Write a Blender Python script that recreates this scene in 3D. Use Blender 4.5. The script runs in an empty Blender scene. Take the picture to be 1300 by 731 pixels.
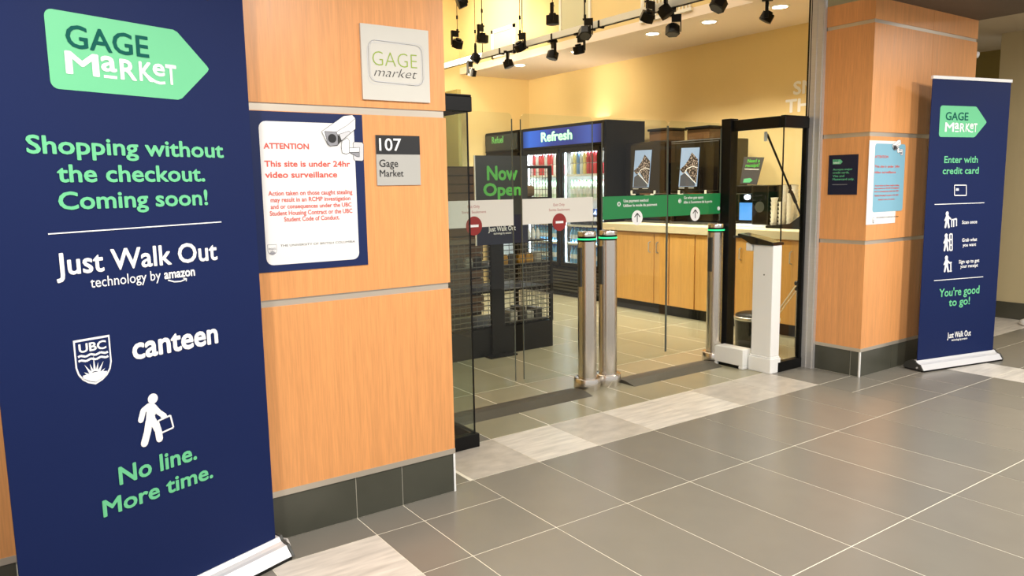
import bpy, bmesh, math, random
from mathutils import Vector, Matrix
random.seed(7)
scn = bpy.context.scene
COL = scn.collection

# ------------------------------------------------------------------ camera
CX, CY, F = 650.0, 365.5, 965.308
CAM = Vector((-2.10714, -3.41241, 1.6))
CR = Vector((0.81788949, -0.57513309, -0.01669472))
CU = Vector((0.0902817, 0.09962443, 0.99092088))
CF = Vector((0.56824819, 0.811971, -0.13340577))
cd = bpy.data.cameras.new('camera'); cam = bpy.data.objects.new('camera', cd); COL.objects.link(cam)
M = Matrix.Identity(4)
for i in range(3):
    M[i][0] = CR[i]; M[i][1] = CU[i]; M[i][2] = -CF[i]; M[i][3] = CAM[i]
cam.matrix_world = M
cd.sensor_width = 36; cd.lens = 36 * F / 1300; cd.clip_start = 0.05
scn.camera = cam
# ------------------------------------------------------------------ world, exposure
w = bpy.data.worlds.new('world'); scn.world = w; w.use_nodes = True
w.node_tree.nodes['Background'].inputs[0].default_value = (1.0, 0.97, 0.93, 1)
w.node_tree.nodes['Background'].inputs[1].default_value = 0.65
scn.view_settings.view_transform = 'Standard'; scn.view_settings.look = 'None'
scn.view_settings.exposure = 0.15; scn.view_settings.gamma = 1
scn.cycles.transparent_max_bounces = 24
scn.cycles.max_bounces = 10

# ------------------------------------------------------------------ lights
def lamp(name, kind, loc, energy, col=(1, .95, .88), size=.2, to=None, spot=None, sy=None, spread=None):
    l = bpy.data.lights.new(name, kind); l.energy = energy; l.color = col
    if kind == 'AREA':
        l.shape = 'RECTANGLE' if sy else 'DISK'; l.size = size
        if sy: l.size_y = sy
        if spread: l.spread = math.radians(spread)
    elif kind == 'SPOT':
        l.spot_size = math.radians(spot or 60); l.spot_blend = 1.0; l.shadow_soft_size = size
    else: l.shadow_soft_size = size
    o = bpy.data.objects.new(name, l); COL.objects.link(o); o.location = loc
    d = Vector(to) - Vector(loc) if to else Vector((0, 0, -1))
    o.rotation_euler = d.to_track_quat('-Z', 'Y').to_euler()
    return o
LW = (1, .96, .90)
for x in (-2.3, -.5, 1.3, 3.1):
    lamp('corridor_lamp', 'AREA', (x, -1.9, 2.93), 50, LW, .22)
lamp('corridor_lamp', 'AREA', (4.42, -2.8, 2.93), 92, LW, .12)
lamp('corridor_lamp', 'AREA', (6.3, -1.6, 3.1), 24, LW, .3)
# store: warm recess light, soffit downlights
lamp('recess_lamp', 'AREA', (2.2, 3.0, 4.9), 60, (1, .93, .80), 3.0, sy=2.6)
lamp('recess_lamp', 'AREA', (2.2, 5.7, 4.9), 75, (1, .90, .70), 3.0, sy=2.2)
lamp('wall_washer', 'SPOT', (3.0, 5.4, 4.7), 150, (1, .92, .75), .1, to=(4.35, 6.0, 4.1), spot=60)
lamp('wall_washer', 'SPOT', (2.7, 5.0, 3.1), 330, (1, .84, .60), .1, to=(5.7, 6.4, 2.9), spot=100)
for a_, b_, e_ in (((3.2, 2.2, 3.1), (4.7, 2.2, .5), 170), ((3.2, 3.2, 3.1), (4.7, 3.3, .5), 170), ((3.2, 1.6, 3.1), (2.6, 1.9, 0), 110), ((3.2, 4.2, 3.1), (3.6, 4.4, 0), 150), ((2.4, 1.2, 3.1), (2.0, 2.6, 1.0), 60)):
    lamp('spotlight_lamp', 'SPOT', a_, e_, (1, .92, .74), .06, to=b_, spot=62)
lamp('soffit_fill_light', 'AREA', (5.0, 5.3, 2.46), 6, (1, .86, .66), .3, to=(4.7, 5.3, 4), sy=1.6)  # added upward fill above the coolers to brighten the soffit, no fixture there
DOWN = [(4.62, 3.22), (4.68, 2.42), (4.74, 1.56), (4.62, 4.6), (4.62, 5.9)]
for i, (x, y) in enumerate(DOWN):
    lamp('downlight_lamp', 'AREA', (x, y, 3.325), 20, (1, .88, .70), .12, spread=110)

# ------------------------------------------------------------------ pixel -> point on a real plane
def ray(px, py): return CF + CR * ((px - CX) / F) - CU * ((py - CY) / F)
class Plane:
    """a real surface: origin P, horizontal direction U, facing normal N"""
    def __init__(s, P, U):
        s.P = Vector(P); s.U = Vector(U).normalized(); s.N = s.U.cross(Vector((0, 0, 1)))
        if s.N.dot(CAM - s.P) < 0: s.N = -s.N
    def uz(s, px, py):
        d = ray(px, py); t = (s.P - CAM).dot(s.N) / d.dot(s.N); q = CAM + d * t - s.P
        return q.dot(s.U), q.z
    def pt(s, u, z, e=0): 
        v = s.P + s.U * u + s.N * e; return Vector((v.x, v.y, s.P.z + z))

# ------------------------------------------------------------------ materials
MT = {}
def srgb(r, g, b):
    f = lambda c: (c / 255 / 12.92) if c / 255 <= .04045 else ((c / 255 + .055) / 1.055) ** 2.4
    return (f(r), f(g), f(b), 1)
def mat(name, rgb, rough=.5, metal=0, emit=0, noise=0, nscale=(8, 8, 8), bump=0, coat=0, spec=.5, rv=.05):
    if name in MT: return MT[name]
    m = bpy.data.materials.new(name); m.use_nodes = True; nt = m.node_tree; b = nt.nodes['Principled BSDF']
    c = srgb(*rgb)
    b.inputs['Base Color'].default_value = c; b.inputs['Roughness'].default_value = rough
    b.inputs['Metallic'].default_value = metal; b.inputs['Specular IOR Level'].default_value = spec
    b.inputs['Coat Weight'].default_value = coat
    if emit:
        b.inputs['Emission Color'].default_value = c; b.inputs['Emission Strength'].default_value = emit
    tc = nt.nodes.new('ShaderNodeTexCoord'); mp = nt.nodes.new('ShaderNodeMapping'); nz = nt.nodes.new('ShaderNodeTexNoise')
    mp.inputs['Scale'].default_value = nscale; nz.inputs['Scale'].default_value = 1; nz.inputs['Detail'].default_value = 6
    nt.links.new(tc.outputs['Object'], mp.inputs[0]); nt.links.new(mp.outputs[0], nz.inputs['Vector'])
    rr = nt.nodes.new('ShaderNodeMapRange'); rr.inputs[3].default_value = max(0, rough - rv); rr.inputs[4].default_value = min(1, rough + rv)
    nt.links.new(nz.outputs['Fac'], rr.inputs[0]); nt.links.new(rr.outputs[0], b.inputs['Roughness'])
    if noise:
        ra = nt.nodes.new('ShaderNodeMapRange'); ra.inputs[1].default_value = .3; ra.inputs[2].default_value = .7
        ra.inputs[3].default_value = 1 - noise; ra.inputs[4].default_value = 1 + noise
        mx = nt.nodes.new('ShaderNodeVectorMath'); mx.operation = 'SCALE'; mx.inputs[0].default_value = c[:3]
        nt.links.new(nz.outputs['Fac'], ra.inputs[0]); nt.links.new(ra.outputs[0], mx.inputs['Scale'])
        nt.links.new(mx.outputs[0], b.inputs['Base Color'])
    if bump:
        bp = nt.nodes.new('ShaderNodeBump'); bp.inputs['Strength'].default_value = bump; bp.inputs['Distance'].default_value = .002
        nt.links.new(nz.outputs['Fac'], bp.inputs['Height']); nt.links.new(bp.outputs[0], b.inputs['Normal'])
    MT[name] = m; return m
def glass(name, tint=(.93, .96, .945), refl=1.0, ior=1.45):
    if name in MT: return MT[name]
    m = bpy.data.materials.new(name); m.use_nodes = True; nt = m.node_tree; nt.nodes.clear()
    o = nt.nodes.new('ShaderNodeOutputMaterial'); t = nt.nodes.new('ShaderNodeBsdfTransparent'); g = nt.nodes.new('ShaderNodeBsdfGlossy')
    t.inputs[0].default_value = (*tint, 1); g.inputs['Roughness'].default_value = .02
    fr = nt.nodes.new('ShaderNodeFresnel'); fr.inputs[0].default_value = ior
    ml = nt.nodes.new('ShaderNodeMath'); ml.operation = 'MULTIPLY'; ml.inputs[1].default_value = refl
    mx = nt.nodes.new('ShaderNodeMixShader')
    ge = nt.nodes.new('ShaderNodeNewGeometry'); sb = nt.nodes.new('ShaderNodeMath'); sb.operation = 'SUBTRACT'; sb.inputs[0].default_value = 1
    nt.links.new(ge.outputs['Backfacing'], sb.inputs[1]); m2 = nt.nodes.new('ShaderNodeMath'); m2.operation = 'MULTIPLY'
    nt.links.new(fr.outputs[0], m2.inputs[0]); nt.links.new(sb.outputs[0], m2.inputs[1])
    nt.links.new(m2.outputs[0], ml.inputs[0]); nt.links.new(ml.outputs[0], mx.inputs[0])
    nt.links.new(t.outputs[0], mx.inputs[1]); nt.links.new(g.outputs[0], mx.inputs[2]); nt.links.new(mx.outputs[0], o.inputs[0])
    MT[name] = m; return m
def wood(name, rgb, sc=1.0, rough=.38):
    """straight vertical-grain veneer"""
    if name in MT: return MT[name]
    m = mat(name, rgb, rough, noise=.07, nscale=(38 * sc, 38 * sc, 1.1), coat=.0)
    nt = m.node_tree; b = nt.nodes['Principled BSDF']
    tc = nt.nodes['Texture Coordinate']; mp = nt.nodes.new('ShaderNodeMapping'); mp.inputs['Scale'].default_value = (160, 160, 7)
    nz = nt.nodes.new('ShaderNodeTexNoise'); nz.inputs['Scale'].default_value = 1; nz.inputs['Detail'].default_value = 3
    nt.links.new(tc.outputs['Object'], mp.inputs[0]); nt.links.new(mp.outputs[0], nz.inputs['Vector'])
    src = b.inputs['Base Color'].links[0].from_socket
    ra = nt.nodes.new('ShaderNodeMapRange'); ra.inputs[1].default_value = .35; ra.inputs[2].default_value = .65; ra.inputs[3].default_value = .93; ra.inputs[4].default_value = 1.05
    mx = nt.nodes.new('ShaderNodeVectorMath'); mx.operation = 'SCALE'
    nt.links.new(nz.outputs['Fac'], ra.inputs[0]); nt.links.new(src, mx.inputs[0]); nt.links.new(ra.outputs[0], mx.inputs['Scale'])
    nt.links.new(mx.outputs[0], b.inputs['Base Color'])
    return m
WOOD = wood('beech_veneer', (230, 160, 98)); CABW = wood('cabinet_veneer', (222, 168, 92), .8)
TILE = mat('porcelain_tile', (124, 120, 111), .25, noise=.025, nscale=(5, 5, 5), spec=.55, rv=.01)
TILEB = mat('porcelain_tile_warm', (128, 123, 113), .26, noise=.025, nscale=(5, 5, 5), spec=.55, rv=.01)
ITILE = mat('porcelain_tile_store_lit', (150, 145, 122), .25, noise=.025, nscale=(5, 5, 5), spec=.55, rv=.01)  # yellow tint of the store light is put into this tile colour
GROUT = mat('pale_grout', (232, 226, 208), .8)
TRAV = mat('travertine_tile', (208, 202, 192), .3, noise=.2, nscale=(4.0, 26, 20), rv=.02)
TRAVB = mat('travertine_tile_grey', (184, 177, 166), .3, noise=.16, nscale=(9, 14, 20), rv=.02)
BASET = mat('skirting_tile', (74, 74, 64), .3, noise=.08, nscale=(6, 6, 6))
STEEL = mat('brushed_aluminium', (206, 203, 200), .36, metal=.4, noise=.04, nscale=(4, 4, 120))
REVEAL = mat('aluminium_reveal', (205, 195, 180), .38, metal=.6)
SSTEEL = mat('stainless_steel', (216, 210, 202), .24, metal=1, noise=.04, nscale=(90, 90, 1))
BLACK = mat('black_powder_coat', (9, 9, 9), .4, spec=.25)
DBLACK = mat('black_gloss_plastic', (14, 12, 11), .12, coat=.4)
SHELFB = mat('black_shelf_metal', (12, 12, 11), .45, spec=.25)
GREYD = mat('dark_grey_metal', (58, 58, 54), .45)
WHITE = mat('white_enamel', (236, 234, 226), .35)
WPLAST = mat('white_plastic', (246, 246, 244), .3)
NAVY = mat('navy_banner_fabric', (15, 32, 80), .6, noise=.03, nscale=(2, 2, 2), spec=.2)
NAVYP = mat('navy_print', (22, 38, 86), .5, spec=.3)
DNAVY = mat('deep_navy_print', (14, 20, 52), .45)
MINT = mat('mint_green_print', (106, 200, 146), .5)
TEALD = mat('dark_teal_print', (4, 88, 80), .6, spec=.15)
WPRINT = mat('white_print', (246, 246, 246), .5)
PAPER = mat('white_paper', (240, 238, 236), .55)
RED = mat('coral_red_print', (222, 92, 78), .5)
BLUEP = mat('sky_blue_print', (132, 184, 206), .5)
KPRINT = mat('black_print', (30, 30, 32), .5)
GPRINT = mat('grey_print', (150, 150, 156), .5)
LGPRINT = mat('light_grey_print', (214, 214, 218), .5)
LIME = mat('olive_green_print', (150, 176, 52), .5)
SIGNM = mat('brushed_sign_face', (214, 210, 200), .5, noise=.02)
SILVERP = mat('silver_grey_plate', (182, 180, 174), .5)
BANDW = mat('frosted_white_film', (226, 222, 212), .6)
BANDG = mat('green_film', (22, 132, 70), .5)
REDP = mat('stop_red_film', (146, 28, 24), .5)
DRED = mat('dull_red_print', (176, 96, 90), .5)
YWALL = mat('warm_yellow_wall_paint', (232, 208, 150), .7, noise=.012, nscale=(3, 3, 3))
CEILW = mat('soffit_ceiling_paint', (244, 230, 216), .8)
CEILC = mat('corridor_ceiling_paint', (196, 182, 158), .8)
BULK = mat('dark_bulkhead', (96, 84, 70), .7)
BEIGE = mat('beige_wall_paint', (198, 184, 144), .75)
OLIVE = mat('olive_wall_paint', (150, 138, 84), .7)
COUNT = mat('cream_laminate', (226, 214, 180), .35)
SLATB = mat('dark_brown_slat', (70, 50, 36), .5, noise=.1, nscale=(3, 3, 60))
RAMPM = mat('ramp_rubber', (70, 66, 56), .55, noise=.1, nscale=(40, 6, 40))
GL = glass('clear_glass'); GLD = glass('cooler_glass', (.95, .97, .98), .7)
GEDGE = mat('polished_glass_edge', (96, 104, 98), .15)
LEDW = mat('led_white', (235, 244, 255), .5, emit=6)
LEDG = mat('led_green', (40, 220, 130), .5, emit=1.2)
DLE = mat('downlight_lens', (255, 240, 210), .5, emit=14)

# ------------------------------------------------------------------ builders (all in world coordinates)
FR = {}
class MB:
    def __init__(s): s.v = []; s.f = []; s.mi = []; s.sm = []; s.mats = []; s.cur = 0
    def use(s, m):
        if m not in s.mats: s.mats.append(m)
        s.cur = s.mats.index(m); return s
    def add(s, vs, fs, smooth=False):
        o = len(s.v); s.v += [Vector(x) for x in vs]
        for f in fs: s.f.append([i + o for i in f]); s.mi.append(s.cur); s.sm.append(smooth)
        return s
    def box(s, x0, x1, y0, y1, z0, z1, T=None):
        vs = [(x, y, z) for z in (z0, z1) for y in (y0, y1) for x in (x0, x1)]
        if T: vs = [T @ Vector(q) for q in vs]
        return s.add(vs, [(0, 2, 3, 1), (4, 5, 7, 6), (0, 1, 5, 4), (2, 6, 7, 3), (0, 4, 6, 2), (1, 3, 7, 5)])
    def cyl(s, a, b, r, n=12, r2=None, cap=True):
        a = Vector(a); b = Vector(b); d = (b - a).normalized(); r2 = r if r2 is None else r2
        q = d.to_track_quat('Z', 'Y'); X = q @ Vector((1, 0, 0)); Y = q @ Vector((0, 1, 0))
        vs = []
        for c, rr in ((a, r), (b, r2)):
            for i in range(n):
                t = 2 * math.pi * i / n; vs.append(c + (X * math.cos(t) + Y * math.sin(t)) * rr)
        s.add(vs, [(i, (i + 1) % n, n + (i + 1) % n, n + i) for i in range(n)], True)
        if cap:
            s.add(vs, [tuple(range(n))[::-1], tuple(range(n, 2 * n))])
        return s
    def lathe(s, c, prof, n=16):
        c = Vector(c); vs = []; k = len(prof)
        for r, z in prof:
            for i in range(n):
                t = 2 * math.pi * i / n; vs.append(c + Vector((math.cos(t) * r, math.sin(t) * r, z)))
        fs = [(j * n + i, j * n + (i + 1) % n, (j + 1) * n + (i + 1) % n, (j + 1) * n + i) for j in range(k - 1) for i in range(n)]
        s.add(vs, fs, True); s.add(vs, [tuple(range(n))[::-1], tuple(range((k - 1) * n, k * n))]); return s
    def tube(s, pts, r, n=8):
        for a, b in zip(pts, pts[1:]): s.cyl(a, b, r, n)
        return s
    def flat(s, pts3, N, d):
        """polygon extruded by d along N, its back at pts3"""
        n = len(pts3); N = Vector(N); vs = [Vector(p) for p in pts3] + [Vector(p) + N * d for p in pts3]
        return s.add(vs, [tuple(range(n)), tuple(range(2 * n - 1, n - 1, -1))] + [(i, (i + 1) % n, n + (i + 1) % n, n + i) for i in range(n)])
    def build(s, name, m=None, parent=None, bevel=0, data=None):
        me = bpy.data.meshes.new(name)
        fr = FR.get(parent) if parent else None
        vs = s.v if not fr else [fr @ v for v in s.v]
        me.from_pydata([tuple(v) for v in vs], [], s.f)
        mats = s.mats or [m]
        for q in mats: me.materials.append(q)
        for p, i, sm in zip(me.polygons, s.mi, s.sm): p.material_index = i; p.use_smooth = sm
        b = bmesh.new(); b.from_mesh(me); bmesh.ops.recalc_face_normals(b, faces=b.faces); b.to_mesh(b and me); b.free()
        o = bpy.data.objects.new(name, me); COL.objects.link(o)
        if parent: o.parent = parent; FR[o] = FR.get(parent)
        if bevel:
            md = o.modifiers.new('bevel', 'BEVEL'); md.width = bevel; md.segments = 2; md.limit_method = 'ANGLE'
        return o
def tag(o, label=None, cat=None, group=None, kind=None):
    if label: o['label'] = label
    if cat: o['category'] = cat
    if group: o['group'] = group
    if kind: o['kind'] = kind
    return o
def thing(name, label, cat, loc=(0, 0, 0), rz=0, group=None):
    o = bpy.data.objects.new(name, None); COL.objects.link(o); o.location = loc; o.rotation_euler = (0, 0, rz); o.empty_display_size = .05
    FR[o] = (Matrix.Translation(loc) @ Matrix.Rotation(rz, 4, 'Z')).inverted()
    return tag(o, label, cat, group)
def box(name, m, parent, *b, bevel=0, T=None): return MB().box(*b, T=T).build(name, m, parent, bevel)
def struct(o): o['kind'] = 'structure'; return o
def dup(root, loc, rz=None, label=None, group=None):
    r = root.copy(); COL.objects.link(r); r.location = loc
    if rz is not None: r.rotation_euler = (0, 0, rz)
    if label: r['label'] = label
    if group: r['group'] = group
    for ch in list(root.children):
        c = ch.copy(); COL.objects.link(c); c.parent = r
        for g in list(ch.children):
            d = g.copy(); COL.objects.link(d); d.parent = c
    return r
DG = []
def text_mesh(s, bold=.0, shear=0):
    c = bpy.data.curves.new('t', 'FONT'); c.body = s; c.size = 1; c.offset = bold if bold < 0 else 0; c.shear = shear; c.resolution_u = 3
    o = bpy.data.objects.new('t', c); COL.objects.link(o)
    bpy.context.view_layer.update()
    me = bpy.data.meshes.new_from_object(o.evaluated_get(bpy.context.evaluated_depsgraph_get()))
    COL.objects.unlink(o); bpy.data.objects.remove(o); bpy.data.curves.remove(c)
    vs = [v.co.copy() for v in me.vertices]; fs = [tuple(p.vertices) for p in me.polygons]; bpy.data.meshes.remove(me)
    if bold > 0:
        n = len(vs); V = []; FF = []
        k8 = [(math.cos(i * math.pi / 4), math.sin(i * math.pi / 4)) for i in range(8)]
        for j, (a, b) in enumerate(k8): V += [Vector((v.x + a * bold, v.y + b * bold, j * .00012)) for v in vs]; FF += [tuple(i + j * n for i in f) for f in fs]
        vs, fs = V, FF
    return vs, fs
CAPH = {}
def text_on(pl, s, m, parent, L, R, top, name='lettering', bold=.012, eps=.002, xh=False, shear=0, mb=None):
    """flat lettering whose first baseline pixel is L, last is R; top = pixel height of the first letter's top"""
    vs, fs = text_mesh(s, bold, shear)
    u0, z0 = pl.uz(*L); u1, z1 = pl.uz(*R); _, zt = pl.uz(L[0], top)
    H = abs(zt - z0); zb = (z0 + z1) / 2
    if 'c' not in CAPH: CAPH['c'] = max(v.y for v in text_mesh('H')[0]); CAPH['x'] = max(v.y for v in text_mesh('x')[0])
    h = CAPH['x' if xh else 'c']
    xa = min(v.x for v in vs); xb = max(v.x for v in vs)
    b = mb or MB(); 
    b.use(m); b.add([pl.pt(u0 + (v.x - xa) / (xb - xa) * (u1 - u0), zb + v.y / h * H, eps + v.z) for v in vs], fs)
    if mb: return b
    return b.build(name, m, parent)
def poly_on(pl, pix, m, parent, name='print', eps=.0015, d=.0004, mb=None):
    b = mb or MB(); b.use(m)
    b.flat([pl.pt(*pl.uz(*q), eps) for q in pix], pl.N, d)
    return b if mb else b.build(name, m, parent)
def uzpoly(pl, uz, m, parent, name='print', eps=.0015, d=.0004, mb=None):
    b = mb or MB(); b.use(m); b.flat([pl.pt(u, z, eps) for u, z in uz], pl.N, d)
    return b if mb else b.build(name, m, parent)
def rrect(u0, u1, z0, z1, r, n=4):
    out = []
    for cx, cz, a in ((u1 - r, z0 + r, -90), (u1 - r, z1 - r, 0), (u0 + r, z1 - r, 90), (u0 + r, z0 + r, 180)):
        for i in range(n + 1):
            t = math.radians(a + 90 * i / n); out.append((cx + r * math.cos(t), cz + r * math.sin(t)))
    return out
def circ(u, z, r, n=20, rz=None): return [(u + r * math.cos(2 * math.pi * i / n), z + (rz or r) * math.sin(2 * math.pi * i / n)) for i in range(n)]
def strokes(pl, segs, wd, m, mb, eps):
    """thin line strokes given in (u, z)"""
    mb.use(m)
    for a, b in segs:
        d = Vector((b[0] - a[0], b[1] - a[1])); 
        if d.length < 1e-6: continue
        n = Vector((-d.y, d.x)).normalized() * wd / 2
        mb.flat([pl.pt(p[0] + q * n.x, p[1] + q * n.y, eps) for p, q in ((a, -1), (b, -1), (b, 1), (a, 1))], pl.N, .0003)
    return mb
def pixstrokes(pl, pix, wd, m, mb, eps=.002, closed=False):
    P = [pl.uz(*q) for q in pix]
    if closed: P.append(P[0])
    return strokes(pl, list(zip(P, P[1:])), wd, m, mb, eps)

# ================================================================== FLOOR
floor = struct(MB().box(-3.4, 8.5, -4.3, 7.4, -.06, -.0012).build('floor', GROUT))
G = .0028
def tile(x0, x1, y0, y1, m):
    G = .0045 if m is ITILE else .0025 if m in (TILE, TILEB) else .0018
    e = random.uniform(-.0003, .0003)
    o = MB().box(x0 + G, x1 - G, y0 + G, y1 - G, -.02, e).build('floor_tile', m, floor)
XS = [-3.4, -2.9, -2.35, -1.21, -.713, -.464, 0, .455, .919, 1.394, 1.848, 2.304, 2.781, 3.224]
XS2 = [3.224, 3.70, 4.05, 4.5, 4.98, 5.44, 5.9, 6.36, 6.82, 7.45]
YS = [-4.3, -3.53, -2.6, -1.665, -.733]
for a, b in zip((XS + XS2[1:])[:-1], (XS + XS2[1:])[1:]):
    for c, d in zip(YS[:-1], YS[1:]):
        wb = abs(a + 1.21) < .01 or abs(a - 4.5) < .01
        tile(a, b, c, d, TRAV if wb else random.choice((TILE, TILEB)))
for a, b in zip(XS[:-1], XS[1:]):
    if b <= .001:
        wb = abs(a + 1.21) < .01
        tile(a, b, -.733, -.292, TRAV if wb else TILE)
        tile(a, b, -.292, .0, TILE)
    else:
        tile(a, b, -.733, 0, random.choice((TILE, TILEB)))
        tile(a, b, 0, .506, [TRAVB, TRAV, TRAVB, TRAV, TRAV, TRAVB, TRAVB][XS.index(a) - 6])
for a, b in zip(XS2[:-1], XS2[1:]):
    wb = abs(a - 4.5) < .01
    tile(a, b, -.733, -.285, TRAV if wb else TILE)
    tile(a, b, -.285, 0, TILE)
    if a > 5.3: tile(a, b, 0, .506, TRAV); tile(a, b, .506, 1.4, TILE)
    else: tile(a, b, 0, .506, TILE)
tile(-1.0, -.02, 0, .506, TILE); 
tile(-.02, .455, 0, .506, TRAVB) if 0 else None
XI = [-1.5, -.9, -.45, 0, .45, .925, 1.4, 1.875, 2.35, 2.825, 3.3, 3.785, 4.27, 4.75, 5.7]
YI = [.506, 1.475, 2.515, 3.55, 4.58, 5.61, 6.64, 7.2]
for a, b in zip(XI[:-1], XI[1:]):
    for c, d in zip(YI[:-1], YI[1:]): tile(a, b, c, d, ITILE if c > 1 or a > .4 else TILE)

# ================================================================== PILLARS / WALLS
TR = [(.0, .209), (.237, 1.084), (1.116, 1.938), (1.972, 2.797), (2.826, 2.985)]
REV = [(.209, .237), (1.084, 1.116), (1.938, 1.972), (2.797, 2.826)]
YF = -.0736
def pillar(name, x0, x1, side, seams, base_seams, jamb_y1=.335):
    """side: +1 the opening is on the +x side, -1 on the -x side"""
    core = struct(MB().box(x0 + .012, x1 - .012, YF + .012, jamb_y1 + .1, 0, 2.985).build(name, BULK))
    xs = [x0] + sorted(seams) + [x1]; g = .0015
    jx = x1 if side > 0 else x0
    for z0, z1 in TR[1:]:
        for a, b in zip(xs[:-1], xs[1:]):
            MB().box(a + (g if a != x0 else 0), b - (g if b != x1 else 0), YF, YF + .012, z0, z1).build('veneer_panel', WOOD, core)
        MB().box(*( (jx - .012, jx) if side > 0 else (jx, jx + .012)), YF + .0122, jamb_y1, z0, z1).build('veneer_panel', WOOD, core)
        MB().box(*((x0, x0 + .012) if side > 0 else (x1 - .012, x1)), YF + .0122, jamb_y1 + .1, z0, z1).build('veneer_panel', WOOD, core)
    for z0, z1 in REV:
        d = .008 if z0 > .3 else -.002
        MB().box(x0 + d, x1 - d, YF + d, jamb_y1, z0, z1).build('reveal_strip', REVEAL, core)
    bs = [x0] + base_seams + [x1]
    for a, b in zip(bs[:-1], bs[1:]):
        MB().box(a + .002, b - .002, YF + .003, YF + .012, .003, .207).build('skirting_tile', BASET, core)
    MB().box(x0 + .0115, x1 - .0115, YF + .006, YF + .0125, .0, .208).box(*((jx - .0125, jx - .006) if side > 0 else (jx + .006, jx + .0125)), YF + .0125, jamb_y1, 0, .208).build('skirting_grout', GROUT, core)
    js = [YF + .016, .012, jamb_y1]
    for a, b in zip(js[:-1], js[1:]):
        MB().box(*((jx - .012, jx - .003) if side > 0 else (jx + .003, jx + .012)), a + .002, b - .002, .003, .207).build('skirting_tile', BASET, core)
    MB().box(*((jx - .01, jx + .001) if side > 0 else (jx - .001, jx + .01)), YF - .001, YF + .01, 0, .209).build('corner_trim', WPLAST, core)
    return core
pl_l = pillar('wall_left', -5.4, -.155, +1, [-1.35, -2.6, -3.9], [-2.6, -2.1, -1.6, -1.16, -.713, -.464])
pl_r = pillar('wall_right', 3.675, 5.345, -1, [4.5663], [4.155, 4.38, 4.85])
# aluminium shopfront channels on both jambs
def channel(x, s):
    o = MB().box(*sorted((x, x + s * .03)), .335, .45, 0, 3.35).box(*sorted((x, x + s * .036)), .345, .352, 0, 3.35).box(*sorted((x, x + s * .036)), .40, .407, 0, 3.35).build('trim_1', STEEL)
    struct(o)
    MB().box(*sorted((x, x + s * .022)), .4502, .462, 0, 3.35).build('gasket', BLACK, o)
    MB().box(*sorted((x, x + s * .024)), .4622, .472, 0, 3.35).build('bead', STEEL, o)
    MB().box(*sorted((x, x + s * .02)), .4722, .49, 0, 3.35).build('gasket', BLACK, o)
channel(3.675, -1); channel(-.155, 1)
# ceilings
BW, RW, SZ, SX = 7.15, 5.70, 3.35, 4.35
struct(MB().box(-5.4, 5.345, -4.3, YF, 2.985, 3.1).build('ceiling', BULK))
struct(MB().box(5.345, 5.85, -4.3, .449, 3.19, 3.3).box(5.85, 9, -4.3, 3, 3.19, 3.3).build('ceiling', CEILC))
struct(MB().box(-1.5, 5.345, YF + .0, .0, 2.99, 3.36).build('trim_2', BULK)) if 0 else None
struct(MB().box(-1.6, RW + .1, YF, 1.58, SZ, SZ + .1).box(SX, RW + .1, 1.58, BW, SZ, SZ + .1).build('ceiling', CEILW))
struct(MB().box(-1.6, SX, 1.48, 1.58, SZ + .1, 5.0).build('wall_recess_front', YWALL))
struct(MB().box(SX, SX + .1, 1.48, BW, SZ + .1, 5.0).build('wall_recess_side', YWALL))
struct(MB().box(-1.6, SX + .1, 1.48, BW, 5.0, 5.1).build('ceiling', YWALL))
struct(MB().box(-1.6, RW, BW, BW + .1, 0, 5.0).build('wall_back', YWALL))
struct(MB().box(RW, RW + .1, .5, BW + .1, 0, SZ).build('wall_counter_side', YWALL))
struct(MB().box(-1.6, -1.5, .45, BW, 0, 5.0).build('wall_store_left', YWALL))
struct(MB().box(-1.5, -.19, .45, .55, 0, SZ).build('wall_store_front', YWALL))
struct(MB().box(3.70, RW, .45, .50, 0, SZ).build('wall_store_front', YWALL))
# wall beyond the right pillar
wb = struct(MB().box(7.45, 7.6, -1.6, .62, 0, 3.19).build('wall_far', BEIGE))
struct(MB().box(7.438, 7.45, -1.6, .62, 0, .19).build('baseboard_far', BASET))
struct(MB().box(5.85, 9, 2.4, 2.5, 0, 3.19).build('wall_hall_end', BEIGE))
struct(MB().box(8.6, 8.7, .4, 2.5, 0, 3.19).build('wall_hall_side', OLIVE))
struct(MB().box(3.99, 4.05, BW - .5, BW, 0, 3.05).build('wall_stub', OLIVE))

# ------------------------------------------------------------------ lettering on the store wall
pw = Plane((RW - .001, 0, 0), (0, -1, 0))
wl = MB()
vs = text_on(pw, 'SM', WPRINT, None, (1007, 118.5), (1035, 118), 103, bold=.03, mb=wl)
text_on(pw, 'THI', WPRINT, None, (997, 141.5), (1034, 141), 126, bold=.03, mb=wl)
for v in wl.v: pass
tag(wl.build('wall_lettering', WPRINT), 'large white capital letters on the yellow wall above the counter', 'lettering')

# ------------------------------------------------------------------ recess wall fittings
def frame_on_side(name, label, y0, y1, z0, z1, fw, fill, cat, depth=.02):
    t = thing(name, label, cat, (SX, (y0 + y1) / 2, z0))
    MB().box(SX - depth, SX, y0, y0 + fw, z0, z1).box(SX - depth, SX, y1 - fw, y1, z0, z1).box(SX - depth, SX, y0, y1, z0, z0 + fw).box(SX - depth, SX, y0, y1, z1 - fw, z1).build('frame', WHITE, t)
    MB().box(SX - .008, SX, y0 + fw, y1 - fw, z0 + fw, z1 - fw).build('infill', fill, t); return t
ps = Plane((SX, 0, 0), (0, -1, 0))
GP = mat('pale_green_panel', (206, 204, 172), .6)
frame_on_side('access_panel', 'small white framed panel low on the yellow wall above the track', 5.62, 6.22, 3.46, 3.86, .05, GP, 'panel')
frame_on_side('wall_panel', 'tall pale green panel with white frame behind the track', 4.0, 4.62, 3.5, 4.9, .04, GP, 'panel')
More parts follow.
